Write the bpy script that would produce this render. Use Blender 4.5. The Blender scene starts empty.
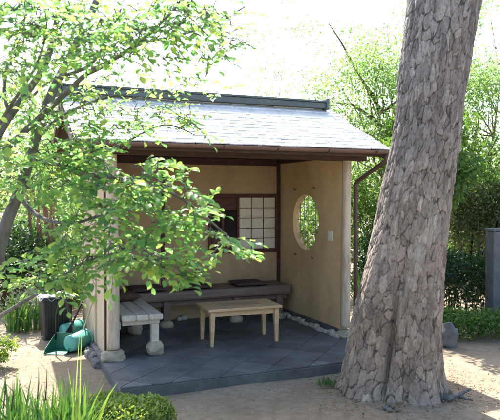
import bpy, bmesh, math, random
import numpy as np
from mathutils import Vector, Matrix, noise

scene = bpy.context.scene
COL = scene.collection
R = math.radians
F = 620.0            # focal length in photograph pixels (500 wide)
HY = 198.0           # horizon row
CZ = 1.59            # camera height
ANG = R(22.5)        # heading of the shelter
B0 = Vector((-1.278, 5.74, 0.0))
P = 0.09             # floor level of the shelter
ca, sa = math.cos(ANG), math.sin(ANG)

def at(px, py, d):
    return Vector(((px - 250) / F * d, d, CZ - (py - HY) / F * d))
def ground_at(px, py, z=0.0):
    d = F * (CZ - z) / (py - HY)
    return Vector(((px - 250) / F * d, d, z))
def BW(u, v, z=0.0):
    return Vector((B0.x + u * ca - v * sa, B0.y + u * sa + v * ca, z))

# ------------------------------------------------------------------ materials
def mat(name):
    m = bpy.data.materials.new(name); m.use_nodes = True
    nt = m.node_tree; nt.nodes.clear()
    out = nt.nodes.new('ShaderNodeOutputMaterial')
    return m, nt, out
def N(nt, t, **kw):
    n = nt.nodes.new(t)
    for k, v in kw.items():
        if k in n.inputs: n.inputs[k].default_value = v
        else: setattr(n, k, v)
    return n
def ramp(nt, cols, fac):
    r = nt.nodes.new('ShaderNodeValToRGB')
    el = r.color_ramp.elements
    while len(el) < len(cols): el.new(0.5)
    for e, (p, c) in zip(el, cols):
        e.position = p; e.color = (*c, 1)
    nt.links.new(fac, r.inputs[0])
    return r.outputs[0]
def coords(nt, scale=(1, 1, 1), kind='Object', rot=(0, 0, 0)):
    tc = nt.nodes.new('ShaderNodeTexCoord')
    mp = nt.nodes.new('ShaderNodeMapping')
    mp.inputs['Scale'].default_value = scale
    mp.inputs['Rotation'].default_value = rot
    nt.links.new(tc.outputs[kind], mp.inputs[0])
    return mp.outputs[0]
def mixc(nt, fac, a, b, mode='MIX'):
    m = nt.nodes.new('ShaderNodeMix'); m.data_type = 'RGBA'; m.blend_type = mode
    for s, v in ((m.inputs[0], fac), (m.inputs[6], a), (m.inputs[7], b)):
        if isinstance(v, (int, float)): s.default_value = v
        elif isinstance(v, tuple): s.default_value = (*v, 1)
        else: nt.links.new(v, s)
    return m.outputs[2]

def surf(name, c1, c2, scale=6, rough=0.8, stretch=(1, 1, 1), bump=0.2, bscale=None, spec=0.3, island=0.0, c3=None, detail=6, bdist=0.01, metal=0.0, grain=0.22, stain=0.0):
    """two/three-tone noise material with bump"""
    m, nt, out = mat(name)
    vec = coords(nt, stretch)
    n1 = N(nt, 'ShaderNodeTexNoise', Scale=scale, Detail=detail, Roughness=0.65)
    nt.links.new(vec, n1.inputs['Vector'])
    stops = [(0.32, c1), (0.68, c2)] if c3 is None else [(0.25, c1), (0.5, c2), (0.75, c3)]
    col = ramp(nt, stops, n1.outputs[0])
    if island:
        g = nt.nodes.new('ShaderNodeNewGeometry')
        rr = ramp(nt, [(0, (1 - island,) * 3), (1, (1 + island,) * 3)], g.outputs['Random Per Island'])
        col = mixc(nt, 1.0, col, rr, 'MULTIPLY')
    if bump:
        ng = N(nt, 'ShaderNodeTexNoise', Scale=scale*9, Detail=8, Roughness=0.75)
        nt.links.new(vec, ng.inputs['Vector'])
        k = grain
        col = mixc(nt, 1.0, col, ramp(nt, [(0.28, (1-k, 1-k, 1-k*1.05)), (0.5, (1, 1, 1)), (0.75, (1+k*0.6,)*3)], ng.outputs[0]), 'MULTIPLY')
        if stain:
            nst = N(nt, 'ShaderNodeTexNoise', Scale=1.1, Detail=5, Roughness=0.6)
            nt.links.new(coords(nt, (1.6, 1.6, 0.55)), nst.inputs['Vector'])
            col = mixc(nt, 1.0, col, ramp(nt, [(0.30, (1-stain, 1-stain*0.98, 1-stain*0.9)), (0.5, (1, 1, 1)), (0.72, (1.06, 1.05, 1.03))], nst.outputs[0]), 'MULTIPLY')
    b = N(nt, 'ShaderNodeBsdfPrincipled', Roughness=rough)
    b.inputs['Specular IOR Level'].default_value = spec
    b.inputs['Metallic'].default_value = metal
    nt.links.new(col, b.inputs['Base Color'])
    if bump:
        n2 = N(nt, 'ShaderNodeTexNoise', Scale=bscale or scale * 5, Detail=8, Roughness=0.7)
        nt.links.new(vec, n2.inputs['Vector'])
        bp = N(nt, 'ShaderNodeBump', Strength=bump, Distance=bdist)
        nt.links.new(n2.outputs[0], bp.inputs['Height'])
        nt.links.new(bp.outputs[0], b.inputs['Normal'])
    nt.links.new(b.outputs[0], out.inputs[0])
    return m

def leaf(name, cols, trans=0.5, rough=0.45, tint=(1.25, 1.2, 0.55)):
    m, nt, out = mat(name)
    g = nt.nodes.new('ShaderNodeNewGeometry')
    k = len(cols)
    col = ramp(nt, [(i / (k - 1), c) for i, c in enumerate(cols)], g.outputs['Random Per Island'])
    b = N(nt, 'ShaderNodeBsdfPrincipled', Roughness=rough)
    b.inputs['Specular IOR Level'].default_value = 0.35
    nt.links.new(col, b.inputs['Base Color'])
    t = nt.nodes.new('ShaderNodeBsdfTranslucent')
    nt.links.new(mixc(nt, 1.0, col, tint, 'MULTIPLY'), t.inputs[0])
    mx = N(nt, 'ShaderNodeMixShader'); mx.inputs[0].default_value = trans
    nt.links.new(b.outputs[0], mx.inputs[1]); nt.links.new(t.outputs[0], mx.inputs[2])
    nt.links.new(mx.outputs[0], out.inputs[0])
    return m

M = {}
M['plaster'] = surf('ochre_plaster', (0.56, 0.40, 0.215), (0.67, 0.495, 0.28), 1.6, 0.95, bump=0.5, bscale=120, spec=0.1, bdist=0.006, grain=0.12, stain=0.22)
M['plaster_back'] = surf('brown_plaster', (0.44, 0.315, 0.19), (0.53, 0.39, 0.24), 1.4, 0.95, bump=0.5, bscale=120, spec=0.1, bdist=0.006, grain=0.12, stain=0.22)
M['plaster_out'] = surf('pale_plaster', (0.44, 0.36, 0.25), (0.56, 0.47, 0.34), 1.5, 0.95, bump=0.5, bscale=120, spec=0.1, bdist=0.006, grain=0.14, stain=0.25)
M['log'] = surf('pale_log', (0.30, 0.235, 0.165), (0.56, 0.475, 0.365), 5, 0.75, (3, 3, 0.5), 0.5, 25, c3=(0.62, 0.54, 0.43), stain=0.3)
M['dark_wood'] = surf('dark_wood', (0.035, 0.02, 0.014), (0.085, 0.048, 0.034), 6, 0.6, (1, 6, 6), 0.25, 30)
M['red_wood'] = surf('red_brown_wood', (0.07, 0.028, 0.022), (0.13, 0.05, 0.038), 6, 0.6, (1, 4, 4), 0.25, 30)
M['bench_wood'] = surf('bench_wood', (0.125, 0.088, 0.072), (0.205, 0.15, 0.125), 4, 0.5, (0.6, 6, 6), 0.25, 20, spec=0.4)
M['grey_plank'] = surf('weathered_plank', (0.40, 0.37, 0.31), (0.57, 0.535, 0.455), 4, 0.7, (6, 0.5, 6), 0.4, 22)
M['table_wood'] = surf('blond_wood', (0.44, 0.30, 0.16), (0.58, 0.42, 0.25), 3, 0.45, (0.6, 7, 7), 0.12, 20, spec=0.4)
M['table_inlay'] = surf('table_inlay', (0.33, 0.225, 0.125), (0.43, 0.305, 0.18), 5, 0.5, (1, 1, 1), 0.1, 20, spec=0.4)
M['shingle'] = surf('roof_shingle', (0.62, 0.64, 0.64), (0.74, 0.765, 0.76), 3.0, 0.42, (1, 1, 1), 0.4, 30, spec=0.5, island=0.08, stain=0.15)
M['ridge'] = surf('ridge_copper', (0.055, 0.075, 0.08), (0.10, 0.13, 0.135), 4, 0.45, (0.5, 2, 2), 0.15, 20, spec=0.5)
M['gutter'] = surf('copper_gutter', (0.115, 0.07, 0.056), (0.185, 0.115, 0.095), 4, 0.45, (0.6, 2, 2), 0.1, 20, spec=0.5)
M['pipe'] = surf('brown_pipe', (0.045, 0.025, 0.02), (0.085, 0.045, 0.035), 6, 0.45, bump=0.1, spec=0.5)
M['paper'] = surf('shoji_paper', (0.66, 0.62, 0.50), (0.75, 0.71, 0.59), 5, 0.9, bump=0.05, spec=0.1)
M['black_void'] = surf('near_black', (0.012, 0.009, 0.008), (0.03, 0.02, 0.018), 6, 0.8, bump=0.1)
M['stone'] = surf('foundation_stone', (0.30, 0.26, 0.19), (0.50, 0.44, 0.33), 7, 0.9, bump=0.6, bscale=40, bdist=0.02)
M['white_stone'] = surf('white_stone', (0.32, 0.30, 0.26), (0.54, 0.51, 0.45), 9, 0.85, bump=0.5, bscale=45, island=0.12)
M['grey_stone'] = surf('grey_stone', (0.085, 0.088, 0.088), (0.19, 0.19, 0.18), 6, 0.9, bump=0.7, bscale=30, island=0.15, bdist=0.02)
M['slate'] = surf('slate_tile', (0.065, 0.075, 0.083), (0.15, 0.165, 0.175), 3.2, 0.5, bump=0.5, bscale=35, spec=0.45, island=0.2, stain=0.35)
M['slate_edge'] = surf('slate_edge', (0.075, 0.08, 0.085), (0.15, 0.155, 0.16), 5, 0.75, bump=0.6, bscale=30, bdist=0.02)
M['cushion'] = surf('dark_cushion', (0.065, 0.047, 0.042), (0.11, 0.083, 0.075), 12, 0.95, bump=0.4, bscale=180, spec=0.1, bdist=0.004)
M['cushion_brown'] = surf('brown_cushion', (0.075, 0.045, 0.035), (0.115, 0.072, 0.055), 12, 0.95, bump=0.4, bscale=180, spec=0.1, bdist=0.004)
M['white_plastic'] = surf('white_plastic', (0.66, 0.64, 0.56), (0.72, 0.70, 0.62), 5, 0.4, bump=0)
M['metal_dark'] = surf('dark_metal', (0.04, 0.04, 0.04), (0.08, 0.075, 0.07), 8, 0.5, bump=0.1, spec=0.5)
M['black_plastic'] = surf('black_plastic', (0.012, 0.012, 0.014), (0.028, 0.028, 0.032), 7, 0.4, bump=0.1, spec=0.5)
M['grey_sheet'] = surf('grey_sheet', (0.30, 0.31, 0.33), (0.5, 0.51, 0.53), 9, 0.5, bump=0.6, bscale=16, bdist=0.02)
M['teal'] = surf('teal_plastic', (0.085, 0.36, 0.29), (0.15, 0.47, 0.39), 6, 0.45, bump=0.15, spec=0.45, stain=0.35)
M['green_plastic'] = surf('green_plastic', (0.015, 0.11, 0.075), (0.03, 0.17, 0.115), 7, 0.4, bump=0.08, spec=0.5)
M['cane'] = surf('bamboo_cane', (0.40, 0.36, 0.21), (0.56, 0.51, 0.33), 8, 0.5, (1, 1, 0.4), 0.2, 30)
M['bamboo_grey'] = surf('old_bamboo', (0.22, 0.20, 0.15), (0.36, 0.33, 0.26), 8, 0.6, (2, 2, 0.5), 0.3, 30)
M['concrete'] = surf('concrete_post', (0.085, 0.10, 0.115), (0.14, 0.16, 0.175), 5, 0.9, bump=0.4, bscale=60)
M['bark_smooth'] = surf('grey_bark', (0.07, 0.068, 0.066), (0.21, 0.205, 0.20), 9, 0.9, (2, 2, 0.7), 0.6, 30, bdist=0.02)
M['bark_bg'] = surf('brown_bark', (0.085, 0.055, 0.038), (0.17, 0.12, 0.085), 7, 0.9, (2, 2, 0.6), 0.4, 20)
M['stem_brown'] = surf('stem_brown', (0.15, 0.085, 0.055), (0.27, 0.17, 0.12), 9, 0.8, (2, 2, 0.5), 0.3, 30)

# foliage
M['leaf_near'] = leaf('leaf_near', [(0.085, 0.21, 0.09), (0.13, 0.28, 0.115), (0.19, 0.34, 0.12), (0.29, 0.41, 0.12)], 0.58, 0.42, (1.75, 1.7, 1.1))
M['leaf_bg'] = leaf('leaf_yellow_green', [(0.14, 0.25, 0.095), (0.20, 0.32, 0.115), (0.27, 0.38, 0.135)], 0.5, 0.5, (1.4, 1.5, 1.05))
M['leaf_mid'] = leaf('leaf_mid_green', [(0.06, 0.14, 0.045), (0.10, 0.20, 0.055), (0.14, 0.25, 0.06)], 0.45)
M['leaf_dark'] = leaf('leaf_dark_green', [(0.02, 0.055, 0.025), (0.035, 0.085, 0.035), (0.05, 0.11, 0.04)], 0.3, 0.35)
M['leaf_grey'] = leaf('leaf_grey_green', [(0.07, 0.105, 0.05), (0.10, 0.14, 0.065), (0.11, 0.165, 0.06), (0.14, 0.15, 0.08)], 0.35)
M['blade'] = leaf('blade_green', [(0.035, 0.12, 0.035), (0.06, 0.165, 0.045), (0.10, 0.21, 0.06), (0.17, 0.26, 0.08)], 0.4, 0.45)
M['blade_pale'] = leaf('blade_pale', [(0.22, 0.31, 0.12), (0.34, 0.42, 0.2)], 0.45, 0.4)
M['box_leaf'] = leaf('box_leaf', [(0.10, 0.19, 0.05), (0.17, 0.27, 0.065), (0.26, 0.36, 0.10), (0.36, 0.43, 0.16)], 0.4, 0.4)
M['litter'] = leaf('litter', [(0.10, 0.07, 0.045), (0.22, 0.16, 0.10), (0.30, 0.22, 0.13), (0.12, 0.13, 0.05)], 0.1, 0.8)

def ground_mat():
    m, nt, out = mat('sandy_earth')
    vec = coords(nt, kind='Object')
    n1 = N(nt, 'ShaderNodeTexNoise', Scale=0.9, Detail=8, Roughness=0.62)
    n2 = N(nt, 'ShaderNodeTexNoise', Scale=14, Detail=8, Roughness=0.7)
    n3 = N(nt, 'ShaderNodeTexVoronoi', Scale=90)
    for n in (n1, n2, n3): nt.links.new(vec, n.inputs['Vector'])
    c = ramp(nt, [(0.3, (0.205, 0.165, 0.12)), (0.55, (0.285, 0.236, 0.177)), (0.75, (0.35, 0.295, 0.226))], n1.outputs[0])
    c2 = ramp(nt, [(0.3, (0.72, 0.70, 0.66)), (0.6, (1.0, 1.0, 1.0)), (0.8, (1.1, 1.09, 1.06))], n2.outputs[0])
    c = mixc(nt, 1.0, c, c2, 'MULTIPLY')
    c3 = ramp(nt, [(0.0, (0.7, 0.68, 0.64)), (0.25, (1, 1, 1))], n3.outputs['Distance'])
    c = mixc(nt, 0.5, c, c3, 'MULTIPLY')
    b = N(nt, 'ShaderNodeBsdfPrincipled', Roughness=0.95)
    b.inputs['Specular IOR Level'].default_value = 0.1
    nt.links.new(c, b.inputs['Base Color'])
    bp = N(nt, 'ShaderNodeBump', Strength=0.5, Distance=0.015)
    nt.links.new(n2.outputs[0], bp.inputs['Height'])
    bp2 = N(nt, 'ShaderNodeBump', Strength=0.35, Distance=0.006)
    nt.links.new(n3.outputs['Distance'], bp2.inputs['Height'])
    nt.links.new(bp.outputs[0], bp2.inputs['Normal'])
    nt.links.new(bp2.outputs[0], b.inputs['Normal'])
    nt.links.new(b.outputs[0], out.inputs[0])
    return m
M['ground'] = ground_mat()

def pine_bark():
    m, nt, out = mat('pine_bark')
    at_ = nt.nodes.new('ShaderNodeAttribute'); at_.attribute_name = 'plate'
    sp = nt.nodes.new('ShaderNodeSeparateColor'); nt.links.new(at_.outputs['Color'], sp.inputs[0])
    vec = coords(nt, (1, 1, 0.6))
    n1 = N(nt, 'ShaderNodeTexNoise', Scale=5, Detail=8, Roughness=0.65)
    n2 = N(nt, 'ShaderNodeTexNoise', Scale=60, Detail=8, Roughness=0.75)
    n4 = N(nt, 'ShaderNodeTexNoise', Scale=1.3, Detail=3)
    for n in (n1, n2, n4): nt.links.new(vec, n.inputs['Vector'])
    # each plate has its own tone; flakes expose a paler pinkish layer
    plate = ramp(nt, [(0.1, (0.17, 0.148, 0.138)), (0.4, (0.265, 0.237, 0.222)), (0.65, (0.34, 0.305, 0.283)), (0.9, (0.46, 0.42, 0.385))], sp.outputs[1])
    fine = ramp(nt, [(0.3, (0.58, 0.56, 0.55)), (0.7, (1.32, 1.31, 1.29))], n2.outputs[0])
    c = mixc(nt, 1.0, plate, fine, 'MULTIPLY')
    n5 = N(nt, 'ShaderNodeTexNoise', Scale=22, Detail=6, Roughness=0.7)
    nt.links.new(coords(nt, (1, 1, 0.22)), n5.inputs['Vector'])
    c = mixc(nt, 1.0, c, ramp(nt, [(0.32, (0.8, 0.79, 0.78)), (0.5, (1, 1, 1)), (0.7, (1.16, 1.155, 1.14))], n5.outputs[0]), 'MULTIPLY')
    med = ramp(nt, [(0.35, (0.85, 0.85, 0.87)), (0.65, (1.1, 1.06, 1.0))], n1.outputs[0])
    c = mixc(nt, 1.0, c, med, 'MULTIPLY')
    # furrows: darker corky bark
    fr = ramp(nt, [(0.0, (0, 0, 0)), (0.45, (1, 1, 1))], sp.outputs[0])
    c = mixc(nt, fr, (0.050, 0.041, 0.037), c)
    # pale vertical streak beside the fork
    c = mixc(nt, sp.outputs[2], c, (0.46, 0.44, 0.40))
    # tone by height: grey upper bark, warmer and browner towards the foot
    sx = nt.nodes.new('ShaderNodeSeparateXYZ'); nt.links.new(coords(nt), sx.inputs[0])
    mr = N(nt, 'ShaderNodeMapRange'); mr.inputs[1].default_value = 0.2; mr.inputs[2].default_value = 3.0
    nt.links.new(sx.outputs[2], mr.inputs[0])
    c = mixc(nt, 1.0, c, mixc(nt, mr.outputs[0], (1.02, 0.95, 0.85), (0.88, 0.95, 1.02)), 'MULTIPLY')
    b = N(nt, 'ShaderNodeBsdfPrincipled', Roughness=0.9)
    b.inputs['Specular IOR Level'].default_value = 0.2
    nt.links.new(c, b.inputs['Base Color'])
    bp = N(nt, 'ShaderNodeBump', Strength=0.9, Distance=0.012)
    nt.links.new(n2.outputs[0], bp.inputs['Height'])
    nt.links.new(bp.outputs[0], b.inputs['Normal'])
    nt.links.new(b.outputs[0], out.inputs[0])
    return m
M['pine'] = pine_bark()

# ------------------------------------------------------------------ mesh helpers
class MB:
    def __init__(s): s.v = []; s.f = []
    def add(s, vs, fs):
        o = len(s.v); s.v += [tuple(x) for x in vs]; s.f += [tuple(i + o for i in f) for f in fs]
        return s
    def box(s, c, size, rot=None):
        x, y, z = (d / 2 for d in size)
        vs = [Vector(p) for p in ((-x,-y,-z),(x,-y,-z),(x,y,-z),(-x,y,-z),(-x,-y,z),(x,-y,z),(x,y,z),(-x,y,z))]
        if rot is not None: vs = [rot @ p for p in vs]
        c = Vector(c)
        return s.add([p + c for p in vs], [(3,2,1,0),(4,5,6,7),(0,1,5,4),(1,2,6,5),(2,3,7,6),(3,0,4,7)])
    def b2(s, a, b):
        a = Vector(a); b = Vector(b)
        return s.box((a + b) / 2, (abs(b.x-a.x), abs(b.y-a.y), abs(b.z-a.z)))
    def tube(s, pts, rad, n=8, cap=True):
        pts = [Vector(p) for p in pts]
        if isinstance(rad, (int, float)): rad = [rad] * len(pts)
        vs = []; fs = []; ref = None
        for i, p in enumerate(pts):
            t = (pts[min(i+1, len(pts)-1)] - pts[max(i-1, 0)])
            t = t.normalized() if t.length > 1e-9 else Vector((0, 0, 1))
            if ref is None: ref = t.orthogonal().normalized()
            ref = (ref - t * ref.dot(t))
            ref = ref.normalized() if ref.length > 1e-6 else t.orthogonal().normalized()
            w = t.cross(ref)
            for k in range(n):
                a = 2 * math.pi * k / n
                vs.append(p + (ref * math.cos(a) + w * math.sin(a)) * rad[i])
        for i in range(len(pts) - 1):
            for k in range(n):
                k2 = (k + 1) % n
                fs.append((i*n+k, i*n+k2, (i+1)*n+k2, (i+1)*n+k))
        if cap:
            fs.append(tuple(reversed(range(n)))); fs.append(tuple(range((len(pts)-1)*n, len(pts)*n)))
        return s.add(vs, fs)
    def lathe(s, prof, n=28, mtx=None):
        vs = []; fs = []
        for r, z in prof:
            for k in range(n):
                a = 2*math.pi*k/n; p = Vector((r*math.cos(a), r*math.sin(a), z))
                vs.append(mtx @ p if mtx else p)
        for i in range(len(prof)-1):
            for k in range(n):
                k2 = (k+1) % n; fs.append((i*n+k, i*n+k2, (i+1)*n+k2, (i+1)*n+k))
        return s.add(vs, fs)
    def rock(s, c, size, seed=0, amp=0.22, sub=3, freq=1.3):
        bm = bmesh.new(); bmesh.ops.create_icosphere(bm, subdivisions=sub, radius=1)
        off = Vector((seed * 3.7, seed * 1.3, seed * 2.1))
        vs = []
        for v in bm.verts:
            d = 1 + amp * noise.fractal(v.co * freq + off, 0.9, 2.1, 4)
            q = v.co * d
            # flatten sides a little towards a boulder
            q = Vector([math.copysign(abs(x) ** 0.8, x) for x in q])
            vs.append(Vector((q.x*size[0], q.y*size[1], q.z*size[2])) + Vector(c))
        fs = [tuple(v.index for v in f.verts) for f in bm.faces]; bm.free()
        return s.add(vs, fs)
    def build(s, name, m, parent=None, smooth=False, bevel=0.0, loc=None):
        me = bpy.data.meshes.new(name); me.from_pydata(s.v, [], s.f); me.update()
        return link(name, me, m, parent, smooth, bevel)

def link(name, me, m, parent=None, smooth=False, bevel=0.0):
    o = bpy.data.objects.new(name, me); COL.objects.link(o)
    if m: me.materials.append(m)
    if smooth: me.polygons.foreach_set('use_smooth', [True] * len(me.polygons))
    if bevel:
        b = o.modifiers.new('bevel', 'BEVEL'); b.width = bevel; b.segments = 2; b.limit_method = 'ANGLE'; b.angle_limit = R(40)
        b.harden_normals = False
    if parent: o.parent = parent
    return o
def tag(o, label=None, cat=None, group=None, kind=None):
    if label: o['label'] = label
    if cat: o['category'] = cat
    if group: o['group'] = group
    if kind: o['kind'] = kind
    return o
def thing(name, label, cat, loc=(0, 0, 0), rz=0.0, group=None):
    o = bpy.data.objects.new(name, None); COL.objects.link(o)
    o.location = loc; o.rotation_euler = (0, 0, rz); o.empty_display_size = 0.2
    return tag(o, label, cat, group)

# leaves: numpy builder of many leaf-shaped faces
def leaf_mesh(name, pos, dirs, nrm, size, shape='leaf', parent=None, m=None, fold=0.18):
    """pos,dirs,nrm (k,3), size (k,) -> one mesh of folded leaves"""
    pos = np.asarray(pos, float); dirs = np.asarray(dirs, float); nrm = np.asarray(nrm, float); size = np.asarray(size, float)
    dirs /= np.linalg.norm(dirs, axis=1)[:, None] + 1e-9
    side = np.cross(dirs, nrm); side /= np.linalg.norm(side, axis=1)[:, None] + 1e-9
    up = np.cross(side, dirs)
    if shape == 'leaf':     # obovate leaf, 6 outline + 2 midrib points, curled
        w_ = [(0.22,0.12),(0.45,0.24),(0.68,0.29),(0.86,0.19)]
        T = [(0,0,0)] + [(x, y, fold*y*3.2 - 0.10*x*x) for x, y in w_] + [(1.0,0,-0.14)] + [(x, -y, fold*y*3.2 - 0.10*x*x) for x, y in w_] + [(x, 0, 0.03-0.12*x*x) for x, y in w_]
        Fc = [(0,10,1),(0,6,10)]
        for q in range(3): Fc += [(10+q,11+q,2+q,1+q),(6+q,7+q,11+q,10+q)]
        Fc += [(13,5,4),(9,5,13)]
    elif shape == 'small':  # narrow oval leaf
        T = [(0,0,0),(0.5,0.27,fold),(1,0,0),(0.5,-0.27,fold)]
        Fc = [(0,2,1),(0,3,2)]
    T = np.array(T)
    V = pos[:, None, :] + size[:, None, None] * (T[None,:,0:1]*dirs[:,None,:] + T[None,:,1:2]*side[:,None,:] + T[None,:,2:3]*up[:,None,:])
    k, nv = V.shape[0], V.shape[1]
    V = V.reshape(-1, 3)
    loops = []; starts = []; tot = []
    base = np.arange(k) * nv
    idx = []; sizes = []
    for f in Fc: sizes.append(len(f))
    per = np.concatenate([np.array(f) for f in Fc])
    L = (base[:, None] + per[None, :]).reshape(-1)
    tot = np.tile(np.array(sizes), k)
    starts = np.concatenate([[0], np.cumsum(tot)[:-1]])
    me = bpy.data.meshes.new(name)
    me.vertices.add(len(V)); me.vertices.foreach_set('co', V.reshape(-1))
    me.loops.add(len(L)); me.loops.foreach_set('vertex_index', L.astype(np.int32))
    me.polygons.add(len(tot)); me.polygons.foreach_set('loop_start', starts.astype(np.int32))
    me.polygons.foreach_set('loop_total', tot.astype(np.int32))
    me.update(calc_edges=True); me.validate()
    return link(name, me, m, parent, smooth=(shape == 'leaf'))

def unit(rng, k):
    v = rng.normal(size=(k, 3)); return v / np.linalg.norm(v, axis=1)[:, None]

# ------------------------------------------------------------------ world, sun, camera
sun_dir = Vector((-0.262, 0.801, 1.0)).normalized()
elev = math.asin(sun_dir.z); azim = math.atan2(sun_dir.x, sun_dir.y)   # clockwise from +Y
w = bpy.data.worlds.new('World'); scene.world = w; w.use_nodes = True
wn = w.node_tree; wn.nodes.clear()
sky = wn.nodes.new('ShaderNodeTexSky'); sky.sky_type = 'NISHITA'; sky.sun_disc = False
sky.sun_elevation = elev; sky.sun_rotation = azim; sky.dust_density = 3.0; sky.air_density = 1.0; sky.ozone_density = 1.0
bg = wn.nodes.new('ShaderNodeBackground'); bg.inputs[1].default_value = 0.15
wo = wn.nodes.new('ShaderNodeOutputWorld')
wn.links.new(sky.outputs[0], bg.inputs[0]); wn.links.new(bg.outputs[0], wo.inputs[0])
sl = bpy.data.lights.new('sun', 'SUN'); sl.energy = 5.0; sl.angle = R(0.5); sl.color = (1.0, 0.95, 0.86)
so = bpy.data.objects.new('sun', sl); COL.objects.link(so)
so.rotation_euler = sun_dir.to_track_quat('Z', 'Y').to_euler(); so.location = (0, 10, 20)

cam = bpy.data.cameras.new('camera'); co = bpy.data.objects.new('camera', cam); COL.objects.link(co)
cam.sensor_width = 36; cam.lens = F / 500 * 36; cam.clip_end = 1000; cam.clip_start = 0.05
co.location = (0, 0, CZ); co.rotation_euler = (R(90) - math.atan((210 - HY) / F), 0, 0)
cam.dof.use_dof = True; cam.dof.focus_distance = 5.6; cam.dof.aperture_fstop = 4.0
scene.camera = co
scene.view_settings.view_transform = 'Standard'; scene.view_settings.look = 'None'
scene.view_settings.exposure = 1.72; scene.view_settings.gamma = 1.0
scene.view_settings.use_curve_mapping = False

# ------------------------------------------------------------------ ground
def make_ground():
    def axis(c, near, step, far):
        a = list(np.arange(-near, near + 1e-6, step)); x = near; s = step
        while x < far:
            s *= 1.35; x += s; a = [-x] + a + [x]
        return [c + t for t in a]
    xs = axis(0, 5.5, 0.12, 420); ys = axis(6, 5.5, 0.12, 420)
    vs = []; fs = []
    for y in ys:
        for x in xs:
            d = math.hypot(x, y - 6)
            z = 0.022 * noise.fractal(Vector((x * 0.9, y * 0.9, 3.1)), 1.0, 2.0, 4) * (1 if d < 9 else 0.3)
            vs.append((x, y, z - 0.012))
    nx = len(xs)
    for j in range(len(ys) - 1):
        for i in range(nx - 1):
            fs.append((j*nx+i, j*nx+i+1, (j+1)*nx+i+1, (j+1)*nx+i))
    mb = MB(); mb.v = vs; mb.f = fs
    tag(mb.build('ground', M['ground'], smooth=True), kind='structure')
make_ground()

# fallen leaves and twigs on the earth
def litter():
    rng = np.random.default_rng(5)
    k = 3800
    p = np.stack([rng.uniform(-3.5, 4, k), rng.uniform(3.2, 9, k), np.full(k, 0.012)], 1)
    kk = 2200; an = rng.uniform(0, 6.283, kk); q_ = 0.35 + np.abs(rng.normal(size=kk))*0.35
    p = np.concatenate([p, np.stack([1.2 + q_*np.cos(an), 5.1 + q_*np.sin(an), np.full(kk, 0.012)], 1)])
    ok = []
    for q in p:
        r = Vector((q[0], q[1], 0)) - B0; u = r.x*ca + r.y*sa; v = -r.x*sa + r.y*ca
        ok.append(not (-0.25 < u < 3.0 and -1.0 < v < 1.9))
    p = p[np.array(ok)]; k = len(p)
    d = unit(rng, k); d[:, 2] *= 0.15
    n = np.tile([0, 0, 1.0], (k, 1)) + 0.25 * unit(rng, k)
    o = leaf_mesh('fallen_leaves', p, d, n, rng.uniform(0.008, 0.03, k), 'small', m=M['litter'])
    tag(o, kind='stuff')
litter()

# ------------------------------------------------------------------ the shelter
SW, SD = 2.51, 1.60            # width and depth between post centres
H = P + 2.0                    # wall height
sh = thing('garden_shelter', 'small open-fronted tea garden shelter with ochre walls and shingled roof', 'shelter', B0, ANG)

def tiles():
    u0, u1, v0, v1 = -0.10, 2.85, -0.90, 1.62
    # body of the plinth
    MB().b2((u0, v0, -0.05), (u1, v1, P - 0.014)).build('plinth', M['slate_edge'], sh, bevel=0.008)
    bm = bmesh.new(); s = 0.30; g = 0.005
    for i in range(-16, 17):
        for j in range(-16, 17):
            cu = 1.3 + (i - j) * s * 0.7071; cv = 0.3 + (i + j) * s * 0.7071
            h = (s / 2) * 1.4142 - g
            bm.faces.new([bm.verts.new((cu + a*h, cv + b*h, P)) for a, b in ((0,-1),(1,0),(0,1),(-1,0))])
    e = 0.004
    for co_, no in (((u0+e,0,0),(-1,0,0)), ((u1-e,0,0),(1,0,0)), ((0,v0+e,0),(0,-1,0)), ((0,v1-e,0),(0,1,0))):
        bmesh.ops.bisect_plane(bm, geom=bm.verts[:]+bm.edges[:]+bm.faces[:], plane_co=co_, plane_no=no, clear_outer=True)
    r = bmesh.ops.extrude_face_region(bm, geom=bm.faces[:])
    rnd = random.Random(2)
    for v in [x for x in r['geom'] if isinstance(x, bmesh.types.BMVert)]: v.co.z -= 0.0125
    bmesh.ops.recalc_face_normals(bm, faces=bm.faces[:])
    me = bpy.data.meshes.new('floor'); bm.to_mesh(me); bm.free()
    link('floor', me, M['slate'], sh, bevel=0.0015)
tiles()

TH = 0.10
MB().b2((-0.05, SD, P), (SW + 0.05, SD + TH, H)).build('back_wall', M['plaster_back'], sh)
# left wall (seen from outside) and its pale outer skin
lw = MB().b2((-0.045, 0.07, P), (0.045, SD, H)).build('side_wall', M['plaster_out'], sh)
tag(lw, 'pale plaster wall seen from its outer face')
MB().b2((-0.062, 0.66, P + 0.02), (-0.046, 0.70, H)).build('batten', M['log'], lw)
MB().b2((-0.058, 0.072, P + 0.001), (-0.0455, 0.125, H)).build('dark_gap_strip', M['dark_wood'], lw)  # dark strip stands in for the shaded gap between post and wall
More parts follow.
